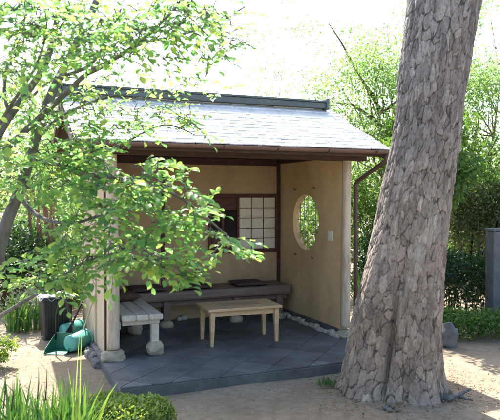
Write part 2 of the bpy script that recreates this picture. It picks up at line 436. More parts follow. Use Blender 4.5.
# right wall with the round opening
def round_wall():
    cv, cz, r = 0.866, P + 1.21, 0.335
    v0, v1, z0, z1 = 0.05, SD, P, H
    angs = [2*math.pi*i/72 for i in range(72)]
    for c in ((v0,z0),(v1,z0),(v1,z1),(v0,z1)):
        angs.append(math.atan2(c[1]-cz, c[0]-cv) % (2*math.pi))
    angs = sorted(set(angs)); n = len(angs)
    mb = MB(); vs = []
    for u in (SW - 0.045, SW + 0.045):
        for a in angs:
            dx, dz = math.cos(a), math.sin(a)
            t = min((( (v1 if dx>0 else v0)-cv)/dx) if abs(dx)>1e-9 else 1e9, (((z1 if dz>0 else z0)-cz)/dz) if abs(dz)>1e-9 else 1e9)
            vs.append((u, cv + r*dx, cz + r*dz)); vs.append((u, cv + t*dx, cz + t*dz))
    fs = []
    for k in range(n):
        k2 = (k+1) % n; A = 2*k; B = 2*k2; o = 2*n
        fs.append((A, A+1, B+1, B)); fs.append((o+A, o+B, o+B+1, o+A+1))
        fs.append((A, B, o+B, o+A)); fs.append((A+1, o+A+1, o+B+1, B+1))
    mb.add(vs, fs)
    wall = mb.build('side_wall', M['plaster'], sh)
    tag(wall, 'ochre plaster wall with a round window opening')
    # slim bamboo lattice and a half drawn paper screen in the opening
    lat = MB()
    for k, v in enumerate((0.62, 0.72, 0.82, 0.92, 1.02, 1.12)):
        hh = math.sqrt(max(r*r - (v-cv)**2, 0.001))
        lat.tube([(SW+0.02, v, cz-hh), (SW+0.02, v, cz+hh)], 0.006, 8)
    for z in (cz - 0.15, cz + 0.02, cz + 0.17):
        hh = math.sqrt(r*r - (z-cz)**2)
        lat.tube([(SW+0.03, cv-hh, z), (SW+0.03, cv+hh, z)], 0.005, 8)
    lat.build('window_lattice', M['bamboo_grey'], wall, smooth=True)
    MB().b2((SW+0.048, 0.32, cz-0.40), (SW+0.066, 0.66, cz+0.40)).build('sliding_panel', M['plaster'], wall)
    for v, z in ((1.12, 1.60), (0.62, 1.61), (1.10, 0.80), (0.66, 0.79)):
        MB().tube([(SW-0.044, v, P+z), (SW-0.066, v, P+z), (SW-0.07, v, P+z+0.02)], 0.007, 8).build('wall_hook', M['metal_dark'], wall, smooth=True)
    sw = MB().b2((SW-0.062, 0.20, P+1.02), (SW-0.0445, 0.29, P+1.14)).build('switch_plate', M['white_plastic'], wall, bevel=0.006)
    MB().b2((SW-0.068, 0.23, P+1.05), (SW-0.0625, 0.26, P+1.11)).build('switch_button', M['white_plastic'], sw, bevel=0.003)
    for k in range(13):
        v = 0.02 + k * 0.115; rr = 0.052 + 0.012*math.sin(k*2.3)
        MB().rock((SW-0.105 + 0.010*math.sin(k*1.7), v, P+0.010), (rr*(0.62+0.2*math.sin(k*3.1)), rr*1.25, 0.034+0.012*math.sin(k*1.9)), 40+k*3, 0.42, 3, 1.9).build('edging_stone', M['white_stone'], wall, smooth=True)
    MB().b2((SW-0.062, 0.07, P+0.001), (SW-0.047, SD-0.001, P+0.075)).build('skirting', M['slate_edge'], wall, bevel=0.004)
round_wall()

def log_post(u, v, r0, r1, seed, label, stone):
    mb = MB(); n = 22; rows = 46; vs = []; fs = []
    for i in range(rows):
        t = i/(rows-1); z = P + 0.10 + t*(H - P - 0.10)
        wob = Vector((0.008*math.sin(3.1*t+seed), 0.008*math.cos(2.3*t+seed*2), 0))
        rad = r0 + (r1-r0)*t
        for k in range(n):
            a = 2*math.pi*k/n
            d = rad*(1 + 0.06*noise.noise(Vector((math.cos(a)*1.5, math.sin(a)*1.5, z*2.2+seed*5))) + 0.03*noise.noise(Vector((math.cos(a)*4, math.sin(a)*4, z*7+seed))))
            vs.append(Vector((u+d*math.cos(a), v+d*math.sin(a), z)) + wob)
    for i in range(rows-1):
        for k in range(n):
            k2=(k+1)%n; fs.append((i*n+k, i*n+k2, (i+1)*n+k2, (i+1)*n+k))
    fs.append(tuple(reversed(range(n)))); fs.append(tuple(range((rows-1)*n, rows*n)))
    mb.add(vs, fs)
    p = mb.build('post', M['log'], sh, smooth=True); tag(p, label)
    MB().rock((u+stone[3], v+stone[4], P+0.03), stone[:3], seed+11, 0.4, 3, 1.8).build('base_stone', M['stone'], p, smooth=True)
log_post(0.0, 0.0, 0.058, 0.05, 1, 'thicker pale peeled log post', (0.105, 0.095, 0.06, 0.0, -0.015))
log_post(SW, 0.0, 0.05, 0.045, 4, 'slim pale peeled log post', (0.095, 0.085, 0.05, -0.015, -0.015))
MB().b2((SW-0.085, SD-0.04, P), (SW-0.046, SD-0.001, H)).build('corner_post', M['dark_wood'], sh, bevel=0.004)
MB().b2((0.87, SD-0.02, P), (0.915, SD-0.001, H)).build('wall_stud', M['dark_wood'], sh, bevel=0.004)

# ceiling and beams
MB().b2((-0.05, -0.28, H+0.002), (SW+0.06, SD+0.12, H+0.02)).build('ceiling', M['dark_wood'], sh)
MB().b2((-0.2, -0.06, H-0.10), (SW+0.22, 0.045, H-0.001)).build('lintel', M['dark_wood'], sh, bevel=0.005)
MB().b2((0.0, SD-0.05, H-0.085), (SW-0.09, SD-0.002, H-0.001)).build('wall_plate', M['dark_wood'], sh, bevel=0.005)
MB().b2((SW-0.11, 0.05, H-0.06), (SW-0.047, SD-0.055, H-0.001)).build('side_beam', M['dark_wood'], sh, bevel=0.005)

# roof
EV, RV, ZE, ZR = -0.37, 0.90, P + 2.00, P + 2.58
UL, UR = -0.36, 2.80
def zroof(v):
    t = 1 - abs(v - RV) / (RV - EV)
    return ZE + (ZR - ZE) * (t - 0.10 * t * (1 - t) * 1.2)
def roof():
    rng = random.Random(8)
    # boarded deck under the shingles
    dk = MB(); ns = 10
    for side in (-1, 1):
        vs = []
        for i in range(ns + 1):
            v = RV + side * (RV - EV) * (1 - i/ns); z = zroof(v)
            for u in (UL, UR):
                vs.append((u, v, z)); vs.append((u, v, z - 0.035))
        fs = []
        for i in range(ns):
            a = 4*i; b = 4*(i+1)
            fs += [(a, a+2, b+2, b), (a+1, b+1, b+3, a+3), (a, b, b+1, a+1), (a+2, a+3, b+3, b+2)]
        fs += [(0,1,3,2)]
        dk.add(vs, fs)
    deck = dk.build('roof', M['dark_wood'], sh)
    s = MB(); expo = 0.115
    for side in (-1, 1):
        Lr = math.hypot(RV - EV, ZR - ZE); rows = int(Lr / expo) + 1
        for r_ in range(rows):
            t0 = r_ * expo / Lr - 0.02; t1 = min(t0 + expo*1.55 / Lr, 1.0)
            va = RV + side*(RV-EV)*(1-t0); vb = RV + side*(RV-EV)*(1-t1)
            za = zroof(va) + 0.019; zb = zroof(vb) + 0.006
            u = UL - 0.015 - (0.09 if r_ % 2 else 0)
            while u < UR + 0.01:
                wd = rng.uniform(0.14, 0.22); a = max(u, UL-0.015); b = min(u + wd - 0.005, UR+0.015)
                u += wd
                if b - a < 0.02: continue
                j = rng.uniform(-0.008, 0.008); dz = rng.uniform(0, 0.003); h = 0.011
                va_ = va + side * j
                vs = [(a,va_,za+dz),(b,va_,za+dz),(b,vb,zb+dz),(a,vb,zb+dz),(a,va_,za+dz-h),(b,va_,za+dz-h),(b,vb,zb+dz-h),(a,vb,zb+dz-h)]
                s.add(vs, [(0,1,2,3),(7,6,5,4),(4,5,1,0),(5,6,2,1),(6,7,3,2),(7,4,0,3)])
    me = s.build('shingles', M['shingle'], deck)
    # ridge: box cap with a narrower capping rail and end plates
    zr = zroof(RV)
    rd = MB().b2((UL+0.0, RV-0.12, zr+0.0), (UR-0.10, RV+0.12, zr+0.068)).build('ridge_cap', M['ridge'], deck, bevel=0.008)
    MB().b2((UL-0.02, RV-0.14, zr+0.069), (UR-0.085, RV+0.14, zr+0.09)).build('ridge_rail', M['ridge'], deck, bevel=0.006)
    for u in (UL - 0.03, UR - 0.085):
        MB().b2((u-0.02, RV-0.15, zr-0.02), (u+0.02, RV+0.15, zr+0.118)).build('ridge_end', M['ridge'], deck, bevel=0.012)
    # gable boards
    for u in (UL, UR):
        for side in (-1, 1):
            vs = []; fs = []
            for i in range(9):
                v = RV + side*(RV-EV)*(1-i/8); z = zroof(v)
                for du in (-0.018, 0.018):
                    vs.append((u+du, v, z-0.036)); vs.append((u+du, v, z-0.12))
            for i in range(8):
                a = 4*i; b = a+4
                fs += [(a,a+2,b+2,b),(a+1,b+1,b+3,a+3),(a,b,b+1,a+1),(a+2,a+3,b+3,b+2)]
            fs += [(0,1,3,2),(32,34,35,33)]
            MB().add(vs, fs).build('barge_board', M['dark_wood'], deck)
    # gable infill
    for u in (-0.04, SW+0.04):
        vs = []
        for du in (-0.03, 0.03):
            vs += [(u+du, -0.2, H+0.022), (u+du, 2.0, H+0.022), (u+du, RV, ZR-0.13)]
        MB().add(vs, [(0,1,2),(5,4,3),(0,3,4,1),(1,4,5,2),(2,5,3,0)]).build('gable_panel', M['plaster_out'], sh)
    # rafters under the eave
    for k in range(9):
        u = UL + 0.1 + k * (UR - UL - 0.2) / 8
        vs = []
        for v in (EV+0.03, 0.4):
            for du in (-0.02, 0.02):
                vs += [(u+du, v, zroof(v)-0.037), (u+du, v, zroof(v)-0.085)]
        MB().add(vs, [(0,2,3,1),(4,5,7,6),(0,4,6,2),(1,3,7,5),(0,1,5,4),(2,6,7,3)]).build('rafter', M['dark_wood'], deck)
    # half round gutter on the front eave with brackets, and the downpipe
    g = MB(); n = 14; gr = 0.038; gv, gz = EV - 0.035, ZE - 0.012; vs = []; fs = []
    for u in (UL - 0.02, UR + 0.0):
        for rr in (gr, gr - 0.006):
            for k in range(n+1):
                a = math.pi + math.pi*k/n; vs.append((u, gv + rr*math.cos(a), gz + rr*math.sin(a)))
    q = n+1
    for k in range(n):
        fs += [(k, k+1, 2*q+k+1, 2*q+k), (q+k, 3*q+k, 3*q+k+1, q+k+1), (k, q+k, q+k+1, k+1), (2*q+k, 2*q+k+1, 3*q+k+1, 3*q+k)]
    fs += [(0, 2*q, 3*q, q), (n, q+n, 3*q+n, 2*q+n)]
    gut = g.add(vs, fs).build('gutter', M['gutter'], deck, smooth=False)
    for u in (UL-0.022, UR+0.002):
        vs = [(u-0.004, gv+gr*math.cos(math.pi+math.pi*k/n), gz+gr*math.sin(math.pi+math.pi*k/n)) for k in range(q)]
        vs += [(x+0.008, y, z) for x, y, z in vs]
        fs = [tuple(range(q)), tuple(reversed(range(q, 2*q)))] + [(k, q+k, q+k+1, k+1) for k in range(n)] + [(n, 2*q-1, q, 0)]
        MB().add(vs, fs).build('gutter_end', M['gutter'], gut)
    for k in range(6):
        u = UL + 0.2 + k*(UR-UL-0.4)/5
        pts = [(u, gv+(gr+0.004)*math.cos(math.pi+math.pi*i/10), gz+(gr+0.004)*math.sin(math.pi+math.pi*i/10)) for i in range(11)]
        MB().tube(pts, 0.005, 6).build('gutter_bracket', M['pipe'], gut, smooth=True)
    pu, pv = SW + 0.155, 0.06
    MB().tube([(UR-0.06, gv, gz-gr+0.005), (UR-0.06, gv, gz-0.09), (UR-0.075, gv+0.02, gz-0.12), (pu+0.01, pv-0.02, gz-0.30), (pu, pv, gz-0.34), (pu, pv, gz-0.6), (pu, pv, 0.9), (pu, pv, 0.02)], 0.024, 14).build('downpipe', M['pipe'], sh, smooth=True)
    MB().b2((-0.3, EV+0.005, ZE-0.075), (SW+0.25, EV+0.026, ZE-0.037)).build('fascia', M['dark_wood'], deck)
roof()

# window in the back wall: paper shoji to the right, dark half open frame to the left
def window():
    y = SD
    u0, u1, z0, z1 = 1.47, 2.425, P+0.80, P+1.55
    fr = MB()
    for a, b in (((u0,y-0.035,z0),(u1,y-0.001,z0+0.045)), ((u0,y-0.035,z1-0.045),(u1,y-0.001,z1)),
                 ((u0,y-0.035,z0+0.045),(u0+0.04,y-0.001,z1-0.045)), ((u1-0.03,y-0.035,z0+0.045),(u1,y-0.001,z1-0.045))):
        fr.b2(a, b)
    f = fr.build('window', M['red_wood'], sh, bevel=0.003)
    tag(f, 'red-brown framed window with a papered sliding screen')
    s0, s1 = u0+0.385, u1-0.031
    MB().b2((s0+0.036, y-0.016, z0+0.047), (s1-0.001, y-0.0015, z1-0.047)).build('paper_pane', M['paper'], f)
    MB().b2((s0, y-0.03, z0+0.047), (s0+0.035, y-0.002, z1-0.047)).build('sash_stile', M['red_wood'], f, bevel=0.002)
    mu = MB(); a0, a1 = s0+0.036, s1-0.001; b0, b1 = z0+0.047, z1-0.047
    for i in (1, 2):
        uu = a0 + (a1-a0)*i/3; mu.b2((uu-0.005, y-0.023, b0), (uu+0.005, y-0.0165, b1))
    for i in range(1, 5):
        zz = b0 + (b1-b0)*i/5; mu.b2((a0, y-0.0215, zz-0.0045), (a1, y-0.0168, zz+0.0045))
    mu.build('muntins', M['red_wood'], f)
    MB().b2((u0+0.041, y-0.012, z0+0.047), (s0-0.001, y-0.0015, z1-0.047)).build('opening_shade_panel', M['black_void'], f)  # black panel stands in for the unlit inside of the opening
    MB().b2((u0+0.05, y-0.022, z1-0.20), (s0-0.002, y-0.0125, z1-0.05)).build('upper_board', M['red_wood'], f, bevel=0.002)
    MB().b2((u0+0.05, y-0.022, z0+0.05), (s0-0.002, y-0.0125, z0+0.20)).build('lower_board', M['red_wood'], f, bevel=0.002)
    MB().b2((u0+0.18, y-0.024, z0+0.20), (u0+0.21, y-0.0125, z1-0.20)).build('sash_stile', M['red_wood'], f, bevel=0.002)
window()
# kerb of rough grey stones outside the left wall
for k in range(9):
    v = 0.16 + k*0.19
    MB().rock((-0.115+0.012*math.sin(k*2.1), v, 0.02), (0.055, 0.10, 0.05+0.012*math.sin(k*1.3)), 60+k*3, 0.42, 3, 1.9).build('kerb_stone', M['grey_stone'], sh, smooth=True)

# ------------------------------------------------------------------ benches, cushions, table (in the shelter's frame)
def bt(name, label, cat, u, v, z=P, rz=0.0, group=None):
    return thing(name, label, cat, BW(u, v, z), ANG + rz, group)
bb = bt('bench', 'long dark brown wooden bench along the back wall of the shelter', 'bench', 1.45, 1.33)
MB().b2((-1.38, -0.22, 0.305), (0.955, 0.255, 0.425)).build('seat', M['bench_wood'], bb, bevel=0.03)
MB().b2((-1.3, -0.13, 0.24), (0.93, -0.10, 0.304)).build('apron', M['bench_wood'], bb, bevel=0.004)
for u in (-0.62, 0.25, 0.82):
    lg = MB().b2((u-0.04, -0.17, 0.05), (u+0.04, -0.095, 0.303)).build('leg', M['bench_wood'], bb, bevel=0.006)
    MB().rock((u, -0.132, 0.03), (0.085, 0.075, 0.05), int(u*10)+30, 0.2, 2).build('leg_stone', M['stone'], lg, smooth=True)
sb = bt('bench', 'weathered grey plank bench on rough stones behind the left post', 'bench', 0.27, 0.5)
for k, (a, b) in enumerate(((-0.19, -0.0605), (-0.0585, 0.0625), (0.0645, 0.20))):
    MB().b2((a, -0.56, 0.345), (b, 0.59, 0.405)).build('seat_plank', M['grey_plank'], sb, bevel=0.014)
MB().b2((-0.18, -0.50, 0.30), (0.18, -0.43, 0.344)).build('cross_rail', M['grey_plank'], sb, bevel=0.006)
MB().b2((-0.18, 0.43, 0.30), (0.18, 0.50, 0.344)).build('cross_rail', M['grey_plank'], sb, bevel=0.006)
MB().b2((-0.222, -0.5, 0.27), (-0.192, 0.55, 0.343)).build('wall_ledger', M['grey_plank'], sb, bevel=0.005)
for u, v in ((0.135, -0.47), (0.135, 0.47)):
    lg = MB().b2((u-0.038, v-0.035, 0.09), (u+0.038, v+0.035, 0.299)).build('leg', M['grey_plank'], sb, bevel=0.008)
    MB().rock((u+0.005, v, 0.062), (0.08, 0.08, 0.07), int(u*30+v*7)+20, 0.34, 3, 1.8).build('leg_stone', M['stone'], lg, smooth=True)

def cushion(u, v, z, w_, d_, h_, mt, label, rz=0.0):
    bm = bmesh.new(); n = 16; top = []; bot = []
    vs = []; fs = []
    for side in (1, -1):
        for j in range(n+1):
            for i in range(n+1):
                a, b = 2*i/n-1, 2*j/n-1
                pin = 1 - 0.06*(1-abs(b)**2)*abs(a)**3; pin2 = 1 - 0.06*(1-abs(a)**2)*abs(b)**3
                e = max((1-a**4)*(1-b**4), 0)**0.5
                vs.append((a*w_/2*pin, b*d_/2*pin2, h_/2 + side*h_/2*(0.12+0.88*e)*(0.9+0.1*noise.noise(Vector((a*2+u, b*2, side))))))
    m_ = (n+1)**2
    for j in range(n):
        for i in range(n):
            q = j*(n+1)+i
            fs.append((q, q+1, q+n+2, q+n+1)); fs.append((m_+q, m_+q+n+1, m_+q+n+2, m_+q+1))
    bd = [i for i in range(n+1)] + [j*(n+1)+n for j in range(1, n+1)] + [n*(n+1)+i for i in range(n-1, -1, -1)] + [j*(n+1) for j in range(n-1, 0, -1)]
    for k in range(len(bd)):
        a, b = bd[k], bd[(k+1) % len(bd)]; fs.append((a, a+m_, b+m_, b))
    o = MB().add(vs, fs).build('seat_cushion', mt, smooth=True)
    bm.free()
    o.location = BW(u, v, z); o.rotation_euler = (0, 0, ANG + rz)
    return tag(o, label, 'cushion', 'cushions on the benches')
cushion(0.62, 1.32, P+0.426, 0.42, 0.40, 0.055, M['cushion'], 'dark flat cushion at the left end of the long bench, nearest the plank bench')
cushion(1.19, 1.32, P+0.426, 0.42, 0.40, 0.05, M['cushion'], 'dark flat cushion in the middle of the long bench, left of the shoji screen', 0.05)
cushion(1.90, 1.32, P+0.426, 0.42, 0.40, 0.05, M['cushion'], 'dark flat cushion on the long bench directly below the shoji screen', -0.04)
cushion(0.235, 0.85, P+0.406, 0.36, 0.36, 0.10, M['cushion_brown'], 'thick brown cushion on the far end of the grey plank bench', 0.08)

tb = bt('low_table', 'low blond wood table with four tapered legs on the slate floor', 'table', 0, 0)
c = (ground_at(213, 348, P) + ground_at(280, 343, P) + ground_at(198, 340, P) + ground_at(263, 333, P)) / 4
tb.location = (c.x, c.y, P); tb.rotation_euler = (0, 0, R(20.5))
TW, TD, THh = 0.80, 0.46, 0.385
top = MB().b2((-TW/2, -TD/2, THh-0.028), (TW/2, TD/2, THh)).build('tabletop', M['table_wood'], tb, bevel=0.005)
MB().b2((-0.20, -0.10, THh-0.01), (0.22, 0.10, THh+0.0015)).build('inlay', M['table_inlay'], top)
ap = MB()
for a, b in (((-0.32,-0.19,THh-0.085),(0.32,-0.168,THh-0.029)), ((-0.32,0.168,THh-0.085),(0.32,0.19,THh-0.029)),
             ((-0.357,-0.16,THh-0.085),(-0.335,0.16,THh-0.029)), ((0.335,-0.16,THh-0.085),(0.357,0.16,THh-0.029))):
    ap.b2(a, b)
ap.build('apron', M['table_wood'], tb, bevel=0.002)
for sx in (-1, 1):
    for sy in (-1, 1):
        x, y = sx*0.347, sy*0.18; vs = []
        for z, h in ((0.0, 0.016), (THh-0.029, 0.026)):
            for a, b in ((-1,-1),(1,-1),(1,1),(-1,1)): vs.append((x - sx*(0.026-h)*0.6 + a*h + sx*0.012*(1 if z == 0 else 0), y + b*h, z))
        MB().add(vs, [(3,2,1,0),(4,5,6,7),(0,1,5,4),(1,2,6,5),(2,3,7,6),(3,0,4,7)]).build('leg', M['table_wood'], tb, bevel=0.003)
# pale lumps lying under the long bench
for k, (px, py, s_, lab) in enumerate(((179, 318, 0.035, 'smaller pale lump on the floor under the long bench, left one of two'), (184, 317, 0.045, 'larger pale lump on the floor under the long bench, right one of two'))):
    p = ground_at(px, py + 3, P)
    o = MB().rock((0, 0, 0), (s_, s_*0.8, s_*0.75), 70+k, 0.3, 2).build('pale_lump', M['white_stone'], smooth=True)
    o.location = (p.x, p.y, P + s_*0.6); tag(o, lab, 'stone', 'pale lumps under the bench')

# ------------------------------------------------------------------ yard things left of the shelter
p = ground_at(55, 337)
bn = thing('storage_bin', 'tall black plastic bin with grey sheeting over its rim beside the shelter', 'bin', p, ANG + 0.1)
prof = []
mb = MB(); w0, w1, hh = 0.145, 0.175, 0.47
def rring(h, w_, d_, z, r_=0.03, n=5):
    pts = []
    for cx, cy, a0 in ((1,1,0),(-1,1,90),(-1,-1,180),(1,-1,270)):
        for k in range(n+1):
            a = R(a0 + 90*k/n); pts.append((cx*(w_-r_)+r_*math.cos(a), cy*(d_-r_)+r_*math.sin(a), z))
    return pts
rings = [rring(0, 0.15, 0.12, 0.0), rring(0, 0.172, 0.142, 0.44), rring(0, 0.186, 0.156, 0.44), rring(0, 0.186, 0.156, 0.475), rring(0, 0.166, 0.136, 0.475), rring(0, 0.143, 0.113, 0.02)]
n_ = len(rings[0]); vs = [q for r_ in rings for q in r_]; fs = [tuple(reversed(range(n_)))]
for i in range(len(rings)-1):
    for k in range(n_):
        k2 = (k+1) % n_; fs.append((i*n_+k, i*n_+k2, (i+1)*n_+k2, (i+1)*n_+k))
fs.append(tuple(range((len(rings)-1)*n_, len(rings)*n_)))
MB().add(vs, fs).build('body', M['black_plastic'], bn)
mb = MB()
for k in range(5):
    x = -0.12 + k*0.06; mb.b2((x-0.006, -0.158, 0.05), (x+0.006, -0.138, 0.43))
mb.build('ribs', M['black_plastic'], bn)
n = 26; vs = []; fs = []
for j in range(n+1):
    for i in range(n+1):
        a, b = 2*i/n-1, 2*j/n-1
        z = 0.475 + 0.03*noise.fractal(Vector((a*2.1, b*2.1, 4)), 1, 2, 4) + 0.012
        if abs(a) > 0.9 or abs(b) > 0.88: z -= 0.03 + 0.03*noise.noise(Vector((a*4, b*4, 1)))
        vs.append((a*0.2, b*0.168, z))
for j in range(n):
    for i in range(n): q = j*(n+1)+i; fs.append((q, q+1, q+n+2, q+n+1))
sheet = MB().add(vs, fs).build('cover_sheet', M['grey_sheet'], bn, smooth=True)
sm = sheet.modifiers.new('solid', 'SOLIDIFY'); sm.thickness = 0.004

def bucket(px, py, label, yaw, r_=0.105, L=0.24):
    g = ground_at(px, py)
    b = thing('bucket', label, 'bucket', g, yaw, 'teal buckets by the shelter wall')
    tilt = Matrix.Translation((0, 0, r_*1.0)) @ Matrix.Rotation(R(90), 4, 'Y') @ Matrix.Translation((0, 0, -L/2))
    MB().lathe([(0.001,0),(r_*0.72,0),(r_*0.78,0.008),(r_*0.98,L*0.9),(r_*0.965,L*0.9),(r_*0.965,L),(r_*0.93,L),(r_*0.73,0.014),(0.001,0.014)], 40, tilt).build('body', M['teal'], b, smooth=True)
    MB().lathe([(r_*0.99,L*0.9),(r_*1.05,L*0.9),(r_*1.06,L*0.96),(r_*1.05,L*1.005),(r_*0.97,L*1.005)], 40, tilt).build('rim', M['teal'], b, smooth=True)
    pts = [tilt @ Vector((r_*1.04*math.cos(a), r_*1.04*math.sin(a), L*0.93 + 0.03*math.sin(a))) for a in np.linspace(0, math.pi, 16)]
    MB().tube(pts, 0.004, 6).build('handle', M['metal_dark'], b, smooth=True)
bucket(77, 352, 'teal plastic bucket lying on its side, nearer one against the wall foot', R(62))
bucket(71, 339, 'teal plastic bucket lying on its side, farther one close to the black bin', R(50), 0.10)
# long-handled dustpan leaning on the bin
g = ground_at(60, 352)
dp = thing('dustpan', 'dark green long-handled dustpan standing in front of the black bin', 'dustpan', g, ANG - 0.5)
vs = [(-0.12,-0.14,0.005),(0.12,-0.14,0.005),(0.10,0.10,0.005),(-0.10,0.10,0.005),(-0.12,-0.10,0.05),(0.12,-0.10,0.05),(0.10,0.11,0.17),(-0.10,0.11,0.17)]
pan = MB().add(vs, [(0,1,2,3),(3,2,6,7),(0,3,7,4),(1,5,6,2)]).build('pan', M['green_plastic'], dp)
sm = pan.modifiers.new('solid', 'SOLIDIFY'); sm.thickness = 0.006
for sx in (-1, 1):
    MB().tube([(sx*0.098, 0.10, 0.10), (sx*0.085, 0.07, 0.35), (sx*0.02, 0.06, 0.60), (0, 0.06, 0.64)], 0.008, 8).build('handle_rod', M['black_plastic'], dp, smooth=True)
MB().tube([(0, 0.06, 0.63), (0, 0.055, 0.70)], 0.014, 10).build('grip', M['black_plastic'], dp, smooth=True)
a = ground_at(78, 345); b_ = BW(-0.075, 0.55, 0.62)
def stick(name, label, cat, a, b, r_, m, nodes=True):
    a, b = Vector(a), Vector(b); mb = MB(); pts = []; rad = []
    n = 24
    for i in range(n+1):
        t = i/n; pts.append((b-a)*t); rad.append(r_*(1.18 if (i % 6 == 3 and nodes) else 1.0)*(1.05-0.25*t))
    o = mb.tube(pts, rad, 8).build(name, m, smooth=True); o.location = a
    return tag(o, label, cat)
stick('bamboo_cane', 'thin pale bamboo cane leaning against the outer left wall', 'cane', (a.x, a.y, 0.01), b_, 0.008, M['cane'])

# broom resting against the wall behind the buckets
a = BW(-0.33, 1.12, 0.02); b_ = BW(-0.08, 1.28, 0.50)
br = thing('broom', 'short dark twig broom leaning on the wall behind the buckets', 'broom', a)
dv = b_ - a
MB().tube([dv*0.45, dv], 0.011, 8).build('handle', M['dark_wood'], br, smooth=True)
mb = MB(); rng = random.Random(3)
for k in range(40):
    o = Vector((rng.uniform(-1,1), rng.uniform(-1,1), rng.uniform(-0.3,0.3)))*0.06
    e = Vector((o.x, o.y, max(o.z, -0.01)))
    mb.tube([dv*0.5, dv*0.3 + o*0.35, e], [0.004, 0.003, 0.0015], 4)
mb.build('bristles', M['black_void'], br)

# ------------------------------------------------------------------ the pine
def pine():
    base = Vector((1.165, 5.10, 0))
    t = thing('pine_tree', 'massive pine trunk with flaking plated bark leaning beside the shelter', 'tree', base)
    nz, ns = 560, 320; zt = 5.2
    zs = [0, 0.6, 1.57, 2.38, 3.19, 5.2]; xs = [0.02, 0.065, 0.185, 0.315, 0.425, 0.66]; rs = [0.315, 0.300, 0.287, 0.278, 0.290, 0.28]
    V = np.zeros((nz, ns, 3)); C = np.ones((nz, ns, 4))
    for i in range(nz):
        z = -0.05 + (zt + 0.05) * (i/(nz-1))**1.0
        cx = float(np.interp(z, zs, xs)); r0 = float(np.interp(z, zs, rs))
        lob = max(0.0, 1 - max(z, 0)/1.75); lob = lob*lob*(3-2*lob)
        flare = 0.06*math.exp(-max(z, 0)/0.09) + 0.02*math.exp(-max(z,0)/0.35)
        for k in range(ns):
            a = 2*math.pi*k/ns; dx, dy = math.cos(a), math.sin(a)
            # union of main stem and the left buttress stem
            c1 = Vector((0.10*lob, -0.03*lob)); r1 = r0 - 0.03*lob
            c2 = Vector((-0.205*lob, -0.02*lob)); r2 = r0 - 0.105*lob
            q = c1.x*dx + c1.y*dy; A = q + math.sqrt(max(r1*r1 - c1.length_squared + q*q, 1e-6))
            q = c2.x*dx + c2.y*dy; B = q + math.sqrt(max(r2*r2 - c2.length_squared + q*q, 1e-6))
            r = max(A, B) - 0.055*min(1,lob*1.6)*math.exp(-((A-B)/0.03)**2)
            lump = 0.03*noise.fractal(Vector((dx*1.3, dy*1.3, z*0.8)), 1.0, 2.0, 3)
            r += lump + flare*(1 + 0.5*math.sin(5*a + 1.0))
            # bark plates: flat ragged flakes, stepped one over another, with thin broken furrows
            s1 = Vector((dx*0.31, dy*0.31, z*0.40))
            wv = noise.noise_vector(s1*9)*0.018 + noise.noise_vector(s1*34)*0.009
            dist, pts_ = noise.voronoi((s1 + wv)*20.5)
            edge = dist[1] - dist[0]
            fw = 0.17*(0.5 + 0.9*max(0, 0.5+noise.noise(s1*22)))
            h = min(edge/fw, 1.0); h = h*h*(3-2*h)
            pid = (math.sin(pts_[0].x*12.99 + pts_[0].y*78.2 + pts_[0].z*37.7)*43758.5) % 1.0
            tilt = ((s1+wv).z*20.5 - pts_[0].z)              # lower lip of each flake stands proud
            d2, q2 = noise.voronoi((Vector((dx*0.31, dy*0.31, z*0.26)) + wv*1.6)*40)
            e2 = min((d2[1]-d2[0])/0.09, 1)
            pid2 = (math.sin(q2[0].x*12.99 + q2[0].y*78.2 + q2[0].z*37.7)*43758.5) % 1.0
            rg = noise.fractal(Vector((dx*0.31, dy*0.31, z*0.42))*60, 0.7, 2.1, 5)
            fis = noise.fractal(Vector((dx*0.31, dy*0.31, z*0.07))*13, 0.9, 2.0, 3)
            fis = max(0.0, 1 - abs(fis)/0.16)
            r += 0.0055*h + 0.0045*(pid-0.5)*h - 0.0045*tilt*h + 0.0035*(pid2-0.5) + 0.001*e2*h + 0.003*rg - 0.006*fis - 0.006
            V[i, k] = (cx + r*dx, r*dy, z)
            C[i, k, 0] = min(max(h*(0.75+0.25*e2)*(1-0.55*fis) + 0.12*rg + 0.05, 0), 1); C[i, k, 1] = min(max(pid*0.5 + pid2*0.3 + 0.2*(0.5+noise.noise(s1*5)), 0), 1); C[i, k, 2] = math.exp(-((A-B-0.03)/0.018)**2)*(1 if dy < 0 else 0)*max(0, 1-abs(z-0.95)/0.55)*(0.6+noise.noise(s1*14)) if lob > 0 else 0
    me = bpy.data.meshes.new('trunk')
    idx = np.arange(nz*ns).reshape(nz, ns)
    a = idx[:-1]; b = np.roll(idx, -1, 1)[:-1]; c = np.roll(idx, -1, 1)[1:]; d = idx[1:]
    fs = np.stack([a, b, c, d], -1).reshape(-1, 4)
    me.from_pydata(V.reshape(-1, 3).tolist(), [], fs.tolist())
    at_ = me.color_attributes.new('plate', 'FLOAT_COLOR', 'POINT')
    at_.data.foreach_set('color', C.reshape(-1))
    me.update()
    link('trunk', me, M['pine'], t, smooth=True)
    # broken surface root on the right
    g1 = ground_at(447, 402) - base; g2 = ground_at(458, 399) - base; g3 = ground_at(472, 396) - base
    def gnarl(pts, rad, n=40):
        P_ = [Vector(p_) for p_ in pts]; path = []; rr = []
        for i in range(n+1):
            q = i/n*(len(P_)-1); j = min(int(q), len(P_)-2); f = q-j
            path.append(P_[j].lerp(P_[j+1], f) + noise.noise_vector(Vector((q*2.3, 1.7, 0.4)))*0.012)
            rr.append((rad[j]*(1-f)+rad[j+1]*f)*(1+0.35*noise.noise(Vector((q*5.1, 3.2, 0)))))
        return MB().tube(path, rr, 12)
    MB_ = gnarl([(0.22, -0.08, 0.0), (g1.x, g1.y, 0.012), (g2.x, g2.y, 0.018), (g3.x, g3.y, 0.055)], [0.05, 0.026, 0.018, 0.010])
